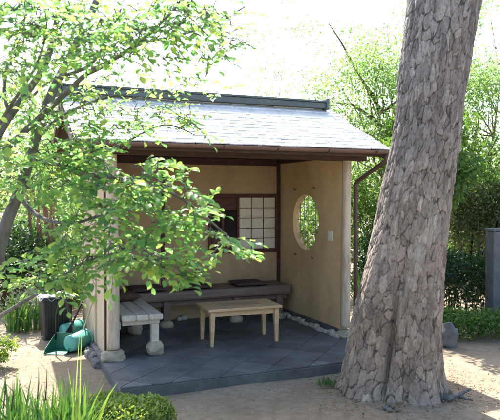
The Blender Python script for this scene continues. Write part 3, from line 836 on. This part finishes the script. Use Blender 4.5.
    MB_.build('root', M['bark_smooth'], t, smooth=True)
    gnarl([(g2.x, g2.y, 0.018), (g2.x+0.03, g2.y-0.05, 0.02), (g2.x+0.09, g2.y-0.10, 0.008)], [0.018, 0.013, 0.006]).build('root', M['bark_smooth'], t, smooth=True)
    # crown high above the picture
    rng = np.random.default_rng(4)
    mb = MB(); cen = []
    for k in range(9):
        an = k*2.4; rr = 0.9 + 0.6*(k % 3)
        e = Vector((0.66 + rr*math.cos(an), rr*math.sin(an), 6.0 + 0.25*k))
        mb.tube([(0.66, 0, 5.0 + 0.2*k), (0.66 + 0.5*rr*math.cos(an), 0.5*rr*math.sin(an), 5.7+0.22*k), e], [0.07, 0.05, 0.02], 8); cen.append(e)
    mb.tube([(0.66, 0, 5.1), (0.8, 0, 6.5), (0.85, 0, 8.2)], [0.27, 0.16, 0.04], 12)
    mb.build('limbs', M['bark_bg'], t, smooth=True)
    P_ = np.concatenate([np.array(c_) + rng.normal(size=(500, 3))*np.array([0.5, 0.5, 0.16]) for c_ in cen])
    leaf_mesh('crown', P_, unit(rng, len(P_)) + np.array([0, 0, 0.5]), unit(rng, len(P_)), rng.uniform(0.08, 0.14, len(P_)), 'small', t, M['leaf_dark'])
pine()

# ------------------------------------------------------------------ trees and shrubs
def bg_tree(name, label, base, h, centre, rad, nleaf, size, m, tr=0.08, nclump=26, group=None, cat='tree', seed=1, extra=None, spread=0.26, bark=None, shell=0.55):
    rng = np.random.default_rng(seed); rnd = random.Random(seed)
    base = Vector(base)
    t = thing(name, label, cat, base, 0, group)
    centre = Vector(centre) - base; rad = Vector(rad)
    mb = MB(); tops = []
    lean = Vector((centre.x, centre.y, 0))
    tp = []
    for i in range(9):
        s = i/8; tp.append(Vector((lean.x*s**1.3 + 0.04*math.sin(s*7+seed), lean.y*s**1.3 + 0.04*math.cos(s*5+seed), h*s)))
    mb.tube(tp, [tr*(1.15 - 0.85*i/8) for i in range(9)], 10)
    cl = []
    for k in range(nclump):
        d = Vector(unit(rng, 1)[0]); q = rng.uniform(shell, 1.0)
        c_ = centre + Vector((d.x*rad.x*q, d.y*rad.y*q, d.z*rad.z*q))
        if c_.z < 0.1: c_.z = 0.1
        cl.append(c_)
        j = min(8, max(2, int(8*max(0.15, (c_.z/h if h else 1))*rng.uniform(0.5, 0.95))))
        s = tp[j]; sp_ = (c_-s); off = Vector(unit(rng, 1)[0])*sp_.length*0.14
        mb.tube([s, s+sp_*0.3+off*0.8+Vector((0,0,-0.04*sp_.length)), s+sp_*0.6-off*0.35, c_+off*0.3], [tr*0.30, tr*0.2, tr*0.12, tr*0.04], 6)
    if extra:
        for pts, rr in extra:
            mb.tube([Vector(p_) - base for p_ in pts], rr, 7)
    mb.build('trunk', bark or M['bark_bg'], t, smooth=True)
    per = max(nleaf//nclump, 1); P_ = []; Dn = []
    for c_ in cl:
        sg = np.array(rad)*spread*rng.uniform(0.7, 1.25)
        k = int(per*rng.uniform(0.6, 1.4))
        q = rng.normal(size=(k, 3))
        q *= np.minimum(1, 1.9/np.linalg.norm(q, axis=1))[:, None]
        P_.append(np.array(c_) + q*sg*np.array([1.0, 1.0, 0.6 if cat == 'tree' else 0.85]))
    P_ = np.concatenate(P_); P_ = P_[P_[:, 2] > 0.01]; k = len(P_)
    d = unit(rng, k); d[:, 2] -= 0.35
    nn = unit(rng, k)*0.7 + np.array([0, 0, 0.9])
    leaf_mesh('crown', P_, d, nn, rng.uniform(size*0.65, size*1.25, k), 'small', t, m)
    return t

def G(px, d): return Vector(((px-250)/F*d, d, 0))

# pale young trees behind the shelter
bg_tree('tree', 'yellow-green leafy tree rising behind the right gable of the roof', G(396, 9.8), 2.9, at(380, 112, 9.8), (1.15, 1.0, 1.0), 17000, 0.056, M['leaf_bg'], 0.07, 46, 'trees beyond the shelter', seed=3,
        extra=[([at(380, 110, 9.8), at(366, 88, 9.8), at(350, 60, 9.8), at(340, 42, 9.75), at(328, 24, 9.7)], [0.03, 0.026, 0.02, 0.014, 0.007]), ([at(394, 152, 9.7), at(374, 120, 9.6), at(352, 105, 9.6), at(336, 103, 9.6)], [0.05, 0.035, 0.022, 0.012])])
bg_tree('tree', 'yellow-green slender tree right of the pine trunk, above the grey hedge', G(482, 10.4), 3.0, at(494, 128, 10.4), (1.05, 1.0, 1.15), 14000, 0.058, M['leaf_bg'], 0.05, 40, 'trees beyond the shelter', seed=7,
        extra=[([at(462, 200, 10.2), at(466, 165, 10.2), at(478, 125, 10.2)], [0.03, 0.025, 0.012]), ([at(470, 200, 10.2), at(485, 160, 10.2), at(498, 135, 10.2)], [0.03, 0.022, 0.012])])
bg_tree('tree', 'thin tall tree with sparse leaves against the white sky above the ridge', G(268, 17), 5.6, at(285, 45, 17), (2.3, 1.8, 1.9), 2600, 0.085, M['leaf_bg'], 0.022, 24, 'trees beyond the shelter', seed=12, spread=0.17)
bg_tree('tree', 'tall sparse tree whose top shows left of the pine at the upper edge', G(400, 19), 7.0, at(385, 5, 19), (1.9, 1.6, 1.7), 2600, 0.09, M['leaf_bg'], 0.03, 20, 'trees beyond the shelter', seed=14, spread=0.17)
bg_tree('tree', 'tall tree at the right edge with sparse leaves high against the sky', G(515, 19), 7.0, at(490, 35, 19), (1.6, 1.6, 2.2), 2800, 0.09, M['leaf_bg'], 0.03, 20, 'trees beyond the shelter', seed=15, spread=0.17)
bg_tree('tree', 'bright leafy tree behind the left end of the shelter roof', G(60, 13), 3.6, at(50, 120, 13), (1.7, 1.4, 1.4), 3600, 0.12, M['leaf_bg'], 0.07, 24, 'trees beyond the shelter', seed=21)
bg_tree('tree', 'leafy young tree added behind the pine trunk to shade the ground', Vector((2.3, 8.1, 0)), 2.0, Vector((2.26, 8.0, 2.1)), (0.52, 0.75, 0.6), 6000, 0.085, M['leaf_mid'], 0.04, 24, 'trees beyond the shelter', seed=31)  # added tree, mostly hidden; its crown shades the ground right of the pine
# the sunlit undergrowth and the far belt
bg_tree('shrub', 'light green rounded shrub behind the left wall of the shelter', G(55, 11), 1.3, at(55, 225, 11), (1.0, 0.9, 0.75), 3800, 0.085, M['leaf_bg'], 0.03, 26, 'shrubs round the garden', 'shrub', 22)
bg_tree('shrub', 'dark evergreen shrub at the left edge behind the leaning trunk', G(5, 9), 0.9, at(6, 262, 9), (0.62, 0.6, 0.62), 4200, 0.075, M['leaf_dark'], 0.03, 26, 'shrubs round the garden', 'shrub', 23)
bg_tree('shrub', 'mid green shrub between the bare stems and the shelter', G(78, 9.2), 0.9, at(75, 275, 9.2), (0.42, 0.5, 0.55), 2200, 0.07, M['leaf_mid'], 0.025, 20, 'shrubs round the garden', 'shrub', 24)
bg_tree('shrub', 'leafy shrub seen through the round window', G(318, 10), 1.2, at(318, 232, 10), (0.75, 0.6, 0.75), 3000, 0.085, M['leaf_mid'], 0.03, 24, 'shrubs round the garden', 'shrub', 25)
bg_tree('shrub', 'green bush between the downpipe and the pine trunk', G(372, 9.2), 1.5, at(372, 205, 9.2), (0.5, 0.5, 0.62), 4200, 0.062, M['leaf_mid'], 0.03, 24, 'shrubs round the garden', 'shrub', 26)
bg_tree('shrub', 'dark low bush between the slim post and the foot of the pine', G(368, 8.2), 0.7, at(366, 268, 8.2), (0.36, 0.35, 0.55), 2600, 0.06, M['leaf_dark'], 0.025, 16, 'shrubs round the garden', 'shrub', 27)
# far belt hiding the horizon
for px, d, top, lab, mt in ((-40, 24, 150, 'far broad tree left of the frame edge beyond the garden', 'leaf_mid'), (30, 26, 165, 'far tree behind the bare stems on the left', 'leaf_bg'),
                            (110, 25, 170, 'far tree hidden mostly by the shelter on its left side', 'leaf_mid'), (330, 25, 165, 'far tree seen past the round window', 'leaf_mid'),
                            (410, 24, 160, 'far tree behind the pine trunk', 'leaf_bg'), (470, 27, 172, 'far tree behind the grey hedge', 'leaf_bg'), (545, 25, 150, 'far tree beyond the concrete post', 'leaf_mid')):
    zc = 1.0 + (HY - top)/F*d*0.5
    bg_tree('tree', lab, G(px, d), zc*1.4, Vector((G(px, d).x, d, zc + 0.4)), (2.1, 1.6, zc*0.9 + 0.3), 2600, 0.2, M[mt], 0.1, 24, 'far belt of trees', seed=int(px) + 200)

bg_tree('shrub', 'dense green screen of foliage behind the trunks of the grey hedge', G(478, 11.5), 1.0, at(478, 242, 11.5), (1.0, 0.6, 0.75), 7000, 0.075, M['leaf_mid'], 0.03, 30, 'shrubs round the garden', 'shrub', 61)
# grey clipped hedge on bare trunks at the right
def grey_hedge():
    d = 9.6; b = G(492, d)
    t = thing('hedge', 'tall grey-green clipped hedge standing on bare dark trunks', 'hedge', b, 0.0)
    rng = np.random.default_rng(33)
    k = 17000
    P_ = np.stack([rng.uniform(-0.72, 1.6, k), rng.uniform(-0.35, 0.35, k), rng.uniform(0.70, 1.80, k)], 1)
    P_[:, 2] += 0.05*np.sin(P_[:, 0]*7) + rng.normal(size=k)*0.03
    keep = (rng.uniform(size=k) < np.clip((P_[:, 2]-0.72)/0.5, 0.10, 1))
    P_ = P_[keep]; k = len(P_)
    leaf_mesh('foliage', P_, unit(rng, k), unit(rng, k)+np.array([0, 0, 0.5]), rng.uniform(0.045, 0.085, k), 'small', t, M['leaf_grey'])
    rnd = random.Random(9)
    for i in range(13):
        x = -0.55 + i*0.165 + rnd.uniform(-0.05, 0.05); y = rnd.uniform(-0.2, 0.2)
        pts = [(x, y, 0)]; 
        for s in range(1, 6): pts.append((x + rnd.uniform(-0.06, 0.06) + 0.02*s*math.sin(i), y + rnd.uniform(-0.05, 0.05), s*0.27))
        MB().tube(pts, [0.036, 0.03, 0.028, 0.024, 0.018, 0.012], 8).build('trunk', M['black_void' if i % 2 else 'bark_bg'], t, smooth=True)
grey_hedge()
def low_hedge(name, label, b, L, D, Hh, k, size, m, rz=0.0, seed=1, flat=0.5):
    t = thing(name, label, 'hedge', b, rz)
    rng = np.random.default_rng(seed)
    P_ = np.stack([rng.uniform(-L/2, L/2, k), rng.uniform(-D/2, D/2, k), rng.uniform(0.0, 1, k)**flat*Hh], 1)
    e = np.clip(1 - (np.abs(P_[:, 0])/(L/2))**6, 0.0, 1)*np.clip(1 - (np.abs(P_[:, 1])/(D/2))**4, 0.0, 1)
    nz = np.array([noise.noise(Vector((p_[0]*3.1+seed, p_[1]*3.1, 0))) for p_ in P_])
    P_[:, 2] *= (0.35 + 0.65*e**0.5)*(1 + 0.25*nz); P_[:, 2] = np.maximum(P_[:, 2], 0.012)
    leaf_mesh('foliage', P_, unit(rng, k)+np.array([0, 0, 0.3]), unit(rng, k)+np.array([0, 0, 0.9]), rng.uniform(size*0.6, size*1.3, k), 'small', t, m)
    mb = MB(); rnd = random.Random(seed)
    for i in range(int(L*D*40) + 6):
        x, y = rnd.uniform(-L/2, L/2)*0.9, rnd.uniform(-D/2, D/2)*0.85
        MB().tube([(x, y, 0), (x + rnd.uniform(-0.05, 0.05), y + rnd.uniform(-0.05, 0.05), Hh*0.62)], [0.008, 0.003], 5).build('stem', M['bark_bg'], t)
low_hedge('hedge', 'low dark green hedge along the back of the yard right of the pine', ground_at(490, 342) + Vector((0.2, 0.25, 0)), 2.4, 0.5, 0.30, 6500, 0.05, M['leaf_mid'], 0.05, 41)
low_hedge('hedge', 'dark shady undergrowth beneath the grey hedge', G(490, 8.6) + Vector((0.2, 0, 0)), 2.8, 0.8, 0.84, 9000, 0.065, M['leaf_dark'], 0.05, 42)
g = G(500, 8.0); g.x = (494.5-250)/F*8.0
pp = thing('stone_post', 'square blue-grey concrete post by the low hedge at the right edge', 'post', (g.x+0.03, g.y, 0), 0.15)
MB().b2((-0.10, -0.10, 0), (0.10, 0.10, 1.16)).build('shaft', M['concrete'], pp, bevel=0.012)
MB().b2((-0.108, -0.108, 1.162), (0.108, 0.108, 1.20)).build('cap', M['concrete'], pp, bevel=0.012)
g = ground_at(449, 346)
o = MB().rock((0, 0, 0.09), (0.09, 0.10, 0.14), 88, 0.42, 3).build('boulder', M['grey_stone'], smooth=True); o.location = g
tag(o, 'rounded grey boulder just right of the pine trunk', 'boulder')
# loose pebbles in front of the pine
rnd = random.Random(6)
mbs = [(386, 410), (390, 412), (394, 409), (398, 412), (391, 407)]
for i, (px, py) in enumerate(mbs):
    g = ground_at(px, py); s_ = rnd.uniform(0.012, 0.02)
    o = MB().rock((0, 0, 0), (s_*1.3, s_, s_*0.7), 90+i, 0.25, 2).build('pebble', M['grey_stone'], smooth=True); o.location = (g.x, g.y, s_*0.4)
    tag(o, 'small blue-grey pebble in the heap on the earth before the pine', 'pebble', 'pebbles before the pine')

# multi-stemmed bare shrub on the left
def stem_clump():
    b = ground_at(46, 305); b.z = 0
    t = thing('bare_stem_shrub', 'clump of upright brown bare stems behind the bin', 'shrub', b)
    rnd = random.Random(4)
    tops = [28, 34, 38, 42, 46, 51, 56]
    for i, px in enumerate(tops):
        e = at(px, 205 - rnd.uniform(0, 20), b.y) - b; s = Vector((rnd.uniform(-0.1, 0.1), rnd.uniform(-0.1, 0.1), 0))
        m_ = (s+e)*0.5 + Vector((rnd.uniform(-0.03, 0.03), 0, -0.05))
        MB().tube([s, m_, e, e + Vector((rnd.uniform(-0.1, 0.1), 0, 0.5))], [0.03, 0.025, 0.019, 0.008], 8).build('stem', M['stem_brown'], t, smooth=True)
    rng = np.random.default_rng(8); k = 1500
    P_ = rng.normal(size=(k, 3))*np.array([0.35, 0.3, 0.28]) + np.array([0.0, 0, 2.05])
    leaf_mesh('foliage', P_, unit(rng, k), unit(rng, k)+np.array([0, 0, 0.8]), rng.uniform(0.05, 0.1, k), 'small', t, M['leaf_bg'])
stem_clump()

# strap-leaved plants (iris, grasses)
def blades(name, label, cat, b, n, hmin, hmax, spread, wd, m, seed=1, droop=0.5, extra=None, group=None, xy=None):
    rnd = random.Random(seed); t = thing(name, label, cat, b, 0, group)
    mb = MB()
    for i in range(n):
        if xy: ox, oy = xy(rnd)
        else:
            a = rnd.uniform(0, 6.283); q = math.sqrt(rnd.random())*spread; ox, oy = q*math.cos(a), q*math.sin(a)
        h = rnd.uniform(hmin, hmax); an = rnd.uniform(0, 6.283); dr = rnd.uniform(0.05, 1)*droop
        d = Vector((math.cos(an), math.sin(an), 0)); sd = Vector((-d.y, d.x, 0)); w_ = wd*rnd.uniform(0.7, 1.3)
        if rnd.random() < 0.5: sd = (sd + d).normalized()
        vs = []; seg = 6
        for k in range(seg+1):
            s = k/seg; p_ = Vector((ox, oy, 0)) + d*(dr*h*s**2.2) + Vector((0, 0, h*(s - 0.35*dr*s**3)))
            ww = w_*(1 - s**3)*(0.75 + 0.25*math.sin(s*3.1))+0.0004
            vs += [p_ - sd*ww, p_ + d*ww*0.25, p_ + sd*ww]
        fs = []
        for k in range(seg):
            q = 3*k; fs += [(q, q+1, q+4, q+3), (q+1, q+2, q+5, q+4)]
        mb.add(vs, fs)
    mb.build('blades', m, t, smooth=True)
    if extra: extra(t)
    return t
def dark_spikes(lst):
    def f(t):
        for px, py0, py1, d in lst:
            a = at(px, py1, d) - t.location; e = at(px+1.5, py0, d) - t.location
            MB().tube([a, (a+e)/2 + Vector((0.004, 0, 0)), e], [0.0038, 0.0034, 0.001], 6).build('dark_spike', M['dark_wood'], t, smooth=True)  # thin dark spike among the blades
    return f
d0 = 3.0
b = G(20, d0)
blades('iris_clump', 'dense bed of green iris blades with a few thin dark spikes in the near corner', 'iris', b, 900, 0.38, 0.66, 0.42, 0.0105, M['blade'], 51, 0.45,
       extra=dark_spikes([(36, 368, 400, 3.0), (44, 370, 402, 3.05), (2, 374, 410, 2.9), (10, 380, 412, 2.9)]), xy=lambda r: (r.uniform(-0.42, 0.24), r.uniform(-0.3, 0.5)))
blades('iris_clump', 'taller upright iris clump between the iris bed and the clipped bush', 'iris', G(66, 3.15), 46, 0.40, 0.72, 0.10, 0.010, M['blade'], 52, 0.3)
blades('grass_stalks', 'few long pale grass stalks bending before the teal buckets', 'grass', G(78, 3.5), 6, 0.6, 0.95, 0.06, 0.0045, M['blade_pale'], 58, 0.5)
low_hedge('hedge', 'low clipped yellow-green bush at the bottom edge before the plinth', G(113, 4.0), 0.62, 0.66, 0.27, 10000, 0.031, M['box_leaf'], -0.25, 43, flat=0.35)
bg_tree('shrub', 'small bright green bush cut by the left edge in the sunny patch', ground_at(-6, 368), 0.22, ground_at(-6, 368) + Vector((0, 0, 0.16)), (0.17, 0.16, 0.14), 900, 0.04, M['box_leaf'], 0.012, 14, 'shrubs round the garden', 'shrub', 29)
blades('grass_tuft', 'arching strap-leaved grass tuft left of the black bin', 'grass', ground_at(25, 330), 110, 0.3, 0.55, 0.22, 0.012, M['blade'], 53, 0.9)
blades('grass_tuft', 'small tuft of short grass at the left foot of the pine', 'grass', ground_at(328, 386), 60, 0.03, 0.09, 0.09, 0.004, M['blade'], 54, 0.9)
blades('spiky_plant', 'spiky palm-like plant between the slim post and the pine', 'plant', G(364, 7.6), 46, 0.8, 1.05, 0.05, 0.012, M['leaf_dark'], 55, 0.9)

# ------------------------------------------------------------------ the near tree on the left
def near_tree():
    D = 3.6
    b = at(-28, 480, D); b.z = 0
    t = thing('deciduous_tree', 'leaning broadleaf tree with twin grey stems spreading leafy branches over the shelter', 'tree', b)
    rng = np.random.default_rng(17); rnd = random.Random(17)
    def W(px, py, d): return at(px, py, d) - b
    def smooth_path(pts, n=5):
        out = []
        P_ = [pts[0]] + pts + [pts[-1]]
        for i in range(1, len(P_)-2):
            p0, p1, p2, p3 = P_[i-1:i+3]
            for k in range(n):
                s = k/n
                out.append(0.5*((2*p1) + (p2-p0)*s + (2*p0-5*p1+4*p2-p3)*s*s + (3*p1-p0-3*p2+p3)*s**3))
        out.append(pts[-1]); return out
    segs = []      # sample points for attaching twigs
    def limb(pts, r0, r1, name='branch', n=8):
        path = smooth_path([W(*p_) for p_ in pts])
        m_ = len(path)
        mb = MB().tube(path, [r0 + (r1-r0)*(i/(m_-1)) for i in range(m_)], n)
        segs.extend(path)
        return mb
    trunk = limb([(-28, 480, D), (-14, 330, D), (3, 235, D), (20, 190, D), (31, 155, D), (42, 120, D), (57, 84, D+0.05), (70, 60, D+0.1), (85, 28, D+0.15), (103, -10, D+0.2), (120, -70, D+0.2)], 0.038, 0.019, n=14)
    tr = trunk.build('trunk', M['bark_smooth'], t, smooth=True)
    s2 = limb([(-20, 400, D), (-22, 280, D-0.1), (-16, 180, D-0.15), (2, 130, D-0.15), (30, 90, D-0.1), (46, 65, D-0.1), (56, 32, D-0.1), (60, -8, D-0.1), (62, -70, D-0.1)], 0.028, 0.012, n=12)
    s2.build('trunk', M['bark_smooth'], t, smooth=True)
    br = MB()
    def L(pts, r0, r1):
        q = limb(pts, r0, r1); br.add(q.v, q.f)
    L([(5, 150, D-0.15), (40, 118, D-0.2), (64, 96, D-0.25), (88, 74, D-0.3), (118, 58, D-0.4), (152, 33, D-0.5), (180, 5, D-0.55)], 0.02, 0.006)
    L([(88, 74, D-0.3), (105, 66, D-0.3), (140, 45, D-0.25), (172, 38, D-0.2), (215, 25, D-0.1), (245, 8, D)], 0.014, 0.004)
    L([(60, 78, D), (90, 66, D-0.1), (108, 40, D-0.2), (122, 10, D-0.3)], 0.012, 0.005)
    L([(22, 200, D), (34, 213, D-0.1), (50, 221, D-0.2), (75, 223, D-0.35), (95, 217, D-0.4), (118, 212, D-0.5), (150, 205, D-0.55)], 0.014, 0.004)
    L([(30, 160, D), (60, 165, D-0.2), (90, 175, D-0.4), (130, 180, D-0.55), (175, 195, D-0.6), (215, 225, D-0.6), (250, 258, D-0.6)], 0.014, 0.003)
    L([(24, 188, D), (50, 180, D+0.1), (90, 160, D+0.15), (130, 140, D+0.2), (165, 125, D+0.2), (195, 135, D+0.2)], 0.014, 0.003)
    L([(36, 140, D), (60, 118, D+0.2), (100, 100, D+0.3), (150, 92, D+0.35), (200, 100, D+0.4)], 0.014, 0.003)
    L([(-14, 330, D), (0, 316, D-0.1), (30, 298, D-0.3), (52, 284, D-0.4), (85, 262, D-0.5), (130, 250, D-0.55)], 0.013, 0.004)
    L([(85, 262, D-0.5), (130, 262, D-0.6), (165, 262, D-0.65), (190, 280, D-0.65)], 0.007, 0.002)
    L([(12, 120, D-0.15), (5, 90, D-0.2), (14, 50, D-0.2), (30, 10, D-0.2)], 0.012, 0.005)
    L([(-16, 150, D-0.15), (10, 108, D-0.3), (40, 60, D-0.4), (50, 10, D-0.4)], 0.012, 0.004)
    L([(30, 100, D), (50, 82, D+0.1), (70, 78, D+0.2), (95, 82, D+0.3)], 0.008, 0.003)
    bo = br.build('branches', M['bark_smooth'], t, smooth=True)
    SG = np.array([tuple(s_) for s_ in segs])
    # foliage masses: (px, py, rx, ry, depth, sprays)
    blobs = [(18, 25, 30, 30, 3.5, 26), (55, 18, 30, 22, 3.5, 22), (100, 15, 35, 22, 3.5, 24), (150, 15, 35, 22, 3.3, 24), (195, 14, 35, 18, 3.3, 22), (232, 12, 25, 16, 3.4, 10),
             (15, 65, 22, 22, 3.4, 10), (60, 55, 30, 18, 3.7, 12), (110, 45, 30, 20, 3.4, 16), (160, 48, 35, 18, 3.3, 16), (205, 45, 30, 18, 3.3, 14), (228, 45, 14, 16, 3.3, 5),
             (28, 95, 26, 16, 3.7, 7), (110, 82, 35, 12, 3.8, 7), (165, 80, 30, 16, 3.7, 9), (205, 85, 25, 14, 3.8, 6),
             (130, 112, 40, 14, 3.7, 14), (170, 112, 28, 16, 3.8, 12), (192, 125, 16, 18, 3.8, 8), (70, 128, 30, 12, 3.7, 7), (100, 125, 30, 14, 3.6, 8),
             (15, 165, 24, 20, 3.6, 12), (50, 165, 28, 18, 3.5, 12), (85, 160, 28, 14, 3.4, 10),
             (110, 185, 35, 16, 3.1, 16), (150, 175, 35, 16, 3.05, 20), (165, 195, 38, 18, 3.0, 24), (195, 205, 24, 20, 3.0, 16), (140, 215, 40, 16, 3.0, 18), (185, 228, 30, 14, 3.0, 14), (222, 240, 20, 10, 3.0, 8), (240, 252, 10, 6, 3.0, 4),
             (95, 108, 26, 16, 3.3, 12), (118, 262, 30, 9, 3.0, 7), (150, 268, 16, 8, 2.95, 5), (66, 272, 22, 9, 3.1, 6), (190, 268, 8, 12, 2.95, 4), (88, 152, 22, 10, 3.25, 8),
             (20, 20, 35, 25, 3.2, 16), (70, 20, 40, 22, 3.2, 18), (120, 30, 40, 22, 3.2, 16), (30, 60, 35, 22, 3.2, 14), (85, 50, 30, 18, 3.3, 12), (15, 110, 22, 22, 3.3, 8), (50, 115, 25, 18, 3.3, 8), (75, 100, 20, 16, 3.4, 6),
             (95, 135, 30, 14, 3.3, 12), (60, 145, 30, 16, 3.3, 12), (25, 150, 25, 18, 3.2, 10), (90, 175, 28, 16, 3.2, 12), (50, 185, 28, 14, 3.3, 8), (75, 225, 28, 12, 3.2, 10), (115, 205, 28, 14, 3.1, 10), (130, 122, 36, 12, 3.4, 12),
             (75, 195, 28, 14, 3.3, 8), (60, 212, 24, 10, 3.4, 4), (110, 240, 34, 14, 3.0, 12), (150, 252, 34, 12, 3.0, 12), (185, 256, 18, 12, 3.0, 6), (190, 274, 6, 10, 2.95, 3),
             (75, 248, 26, 12, 3.1, 9), (45, 262, 30, 12, 3.2, 10), (20, 272, 20, 12, 3.3, 6), (95, 262, 22, 12, 3.1, 8), (62, 288, 22, 8, 3.1, 5), (155, 268, 8, 8, 2.95, 3)]
    Pp, Dd, Nn, Sz = [], [], [], []
    tw = MB(); cents = []
    for (px, py, rx, ry, d, n) in blobs:
        if py < 70: d -= 0.30          # the upper boughs reach towards the viewer, leaving the lower ones in the sun
        if 140 <= px and 170 <= py <= 235: n = int(n*0.66)
        for k in range(n):
            while True:
                a = rng.uniform(-1, 1, 2)
                if a[0]**2 + a[1]**2 < 1: break
            dd = d + rng.uniform(-1, 1)*min(0.35, rx/F*d*1.5)
            cents.append((np.array(W(px + a[0]*rx, py + a[1]*ry, dd)), py))
    cents.sort(key=lambda e: ((SG - e[0])**2).sum(1).min())
    node = SG.copy()
    for c, py in cents:
        dv = node - c
        j = np.argmin((dv*dv).sum(1))
        src = node[j]; out = c - src; dist = np.linalg.norm(out)
        dr = out/(dist + 1e-6)*np.array([1, 1, 0.4])*0.9 + rng.normal(size=3)*np.array([0.45, 0.45, 0.12]) + np.array([0.25, -0.15, -0.08])
        dr /= np.linalg.norm(dr)
        Lt = rng.uniform(0.13, 0.26); st = c - dr*Lt*0.5
        nl = int(rng.integers(6, 11)); path = []
        pn = np.cross(np.cross(dr, [0, 0, 1.0]), dr) + rng.normal(size=3)*0.17; pn /= np.linalg.norm(pn)
        sd = np.cross(dr, pn)
        for i in range(nl):
            s = (i+0.6)/nl; q = st + dr*Lt*s + np.array([0, 0, -0.05*s*s])
            path.append(q)
            sgn = 1 if i % 2 else -1
            ld = dr*0.75 + sd*sgn*0.85 + np.array([0, 0, -0.22]) + rng.normal(size=3)*0.16
            if i == nl-1: ld = dr + np.array([0, 0, -0.25])
            Pp.append(q); Dd.append(ld); Nn.append(pn + rng.normal(size=3)*0.22); Sz.append((0.8 if py < 140 else 1.0)*rng.uniform(0.034, 0.078)*(0.75 + 0.25*math.sin(s*3)))
        o3 = st - src; kink = rng.normal(size=3)*0.10*np.linalg.norm(o3)
        link_ = [src, src + o3*0.35 + kink + np.array([0, 0, 0.02]), src + o3*0.7 + kink*0.6, st]
        tw.tube(link_ + path[::2], [0.0034, 0.003, 0.0026, 0.0022] + [0.0014]*len(path[::2]), 5)
        node = np.concatenate([node, np.array([link_[1], link_[2], st] + path[1:-1:2])])
    tw.build('twigs', M['bark_smooth'], bo, smooth=True)
    leaf_mesh('foliage', Pp, Dd, Nn, Sz, 'leaf', t, M['leaf_near'])
    print('near leaves', len(Pp))
near_tree()
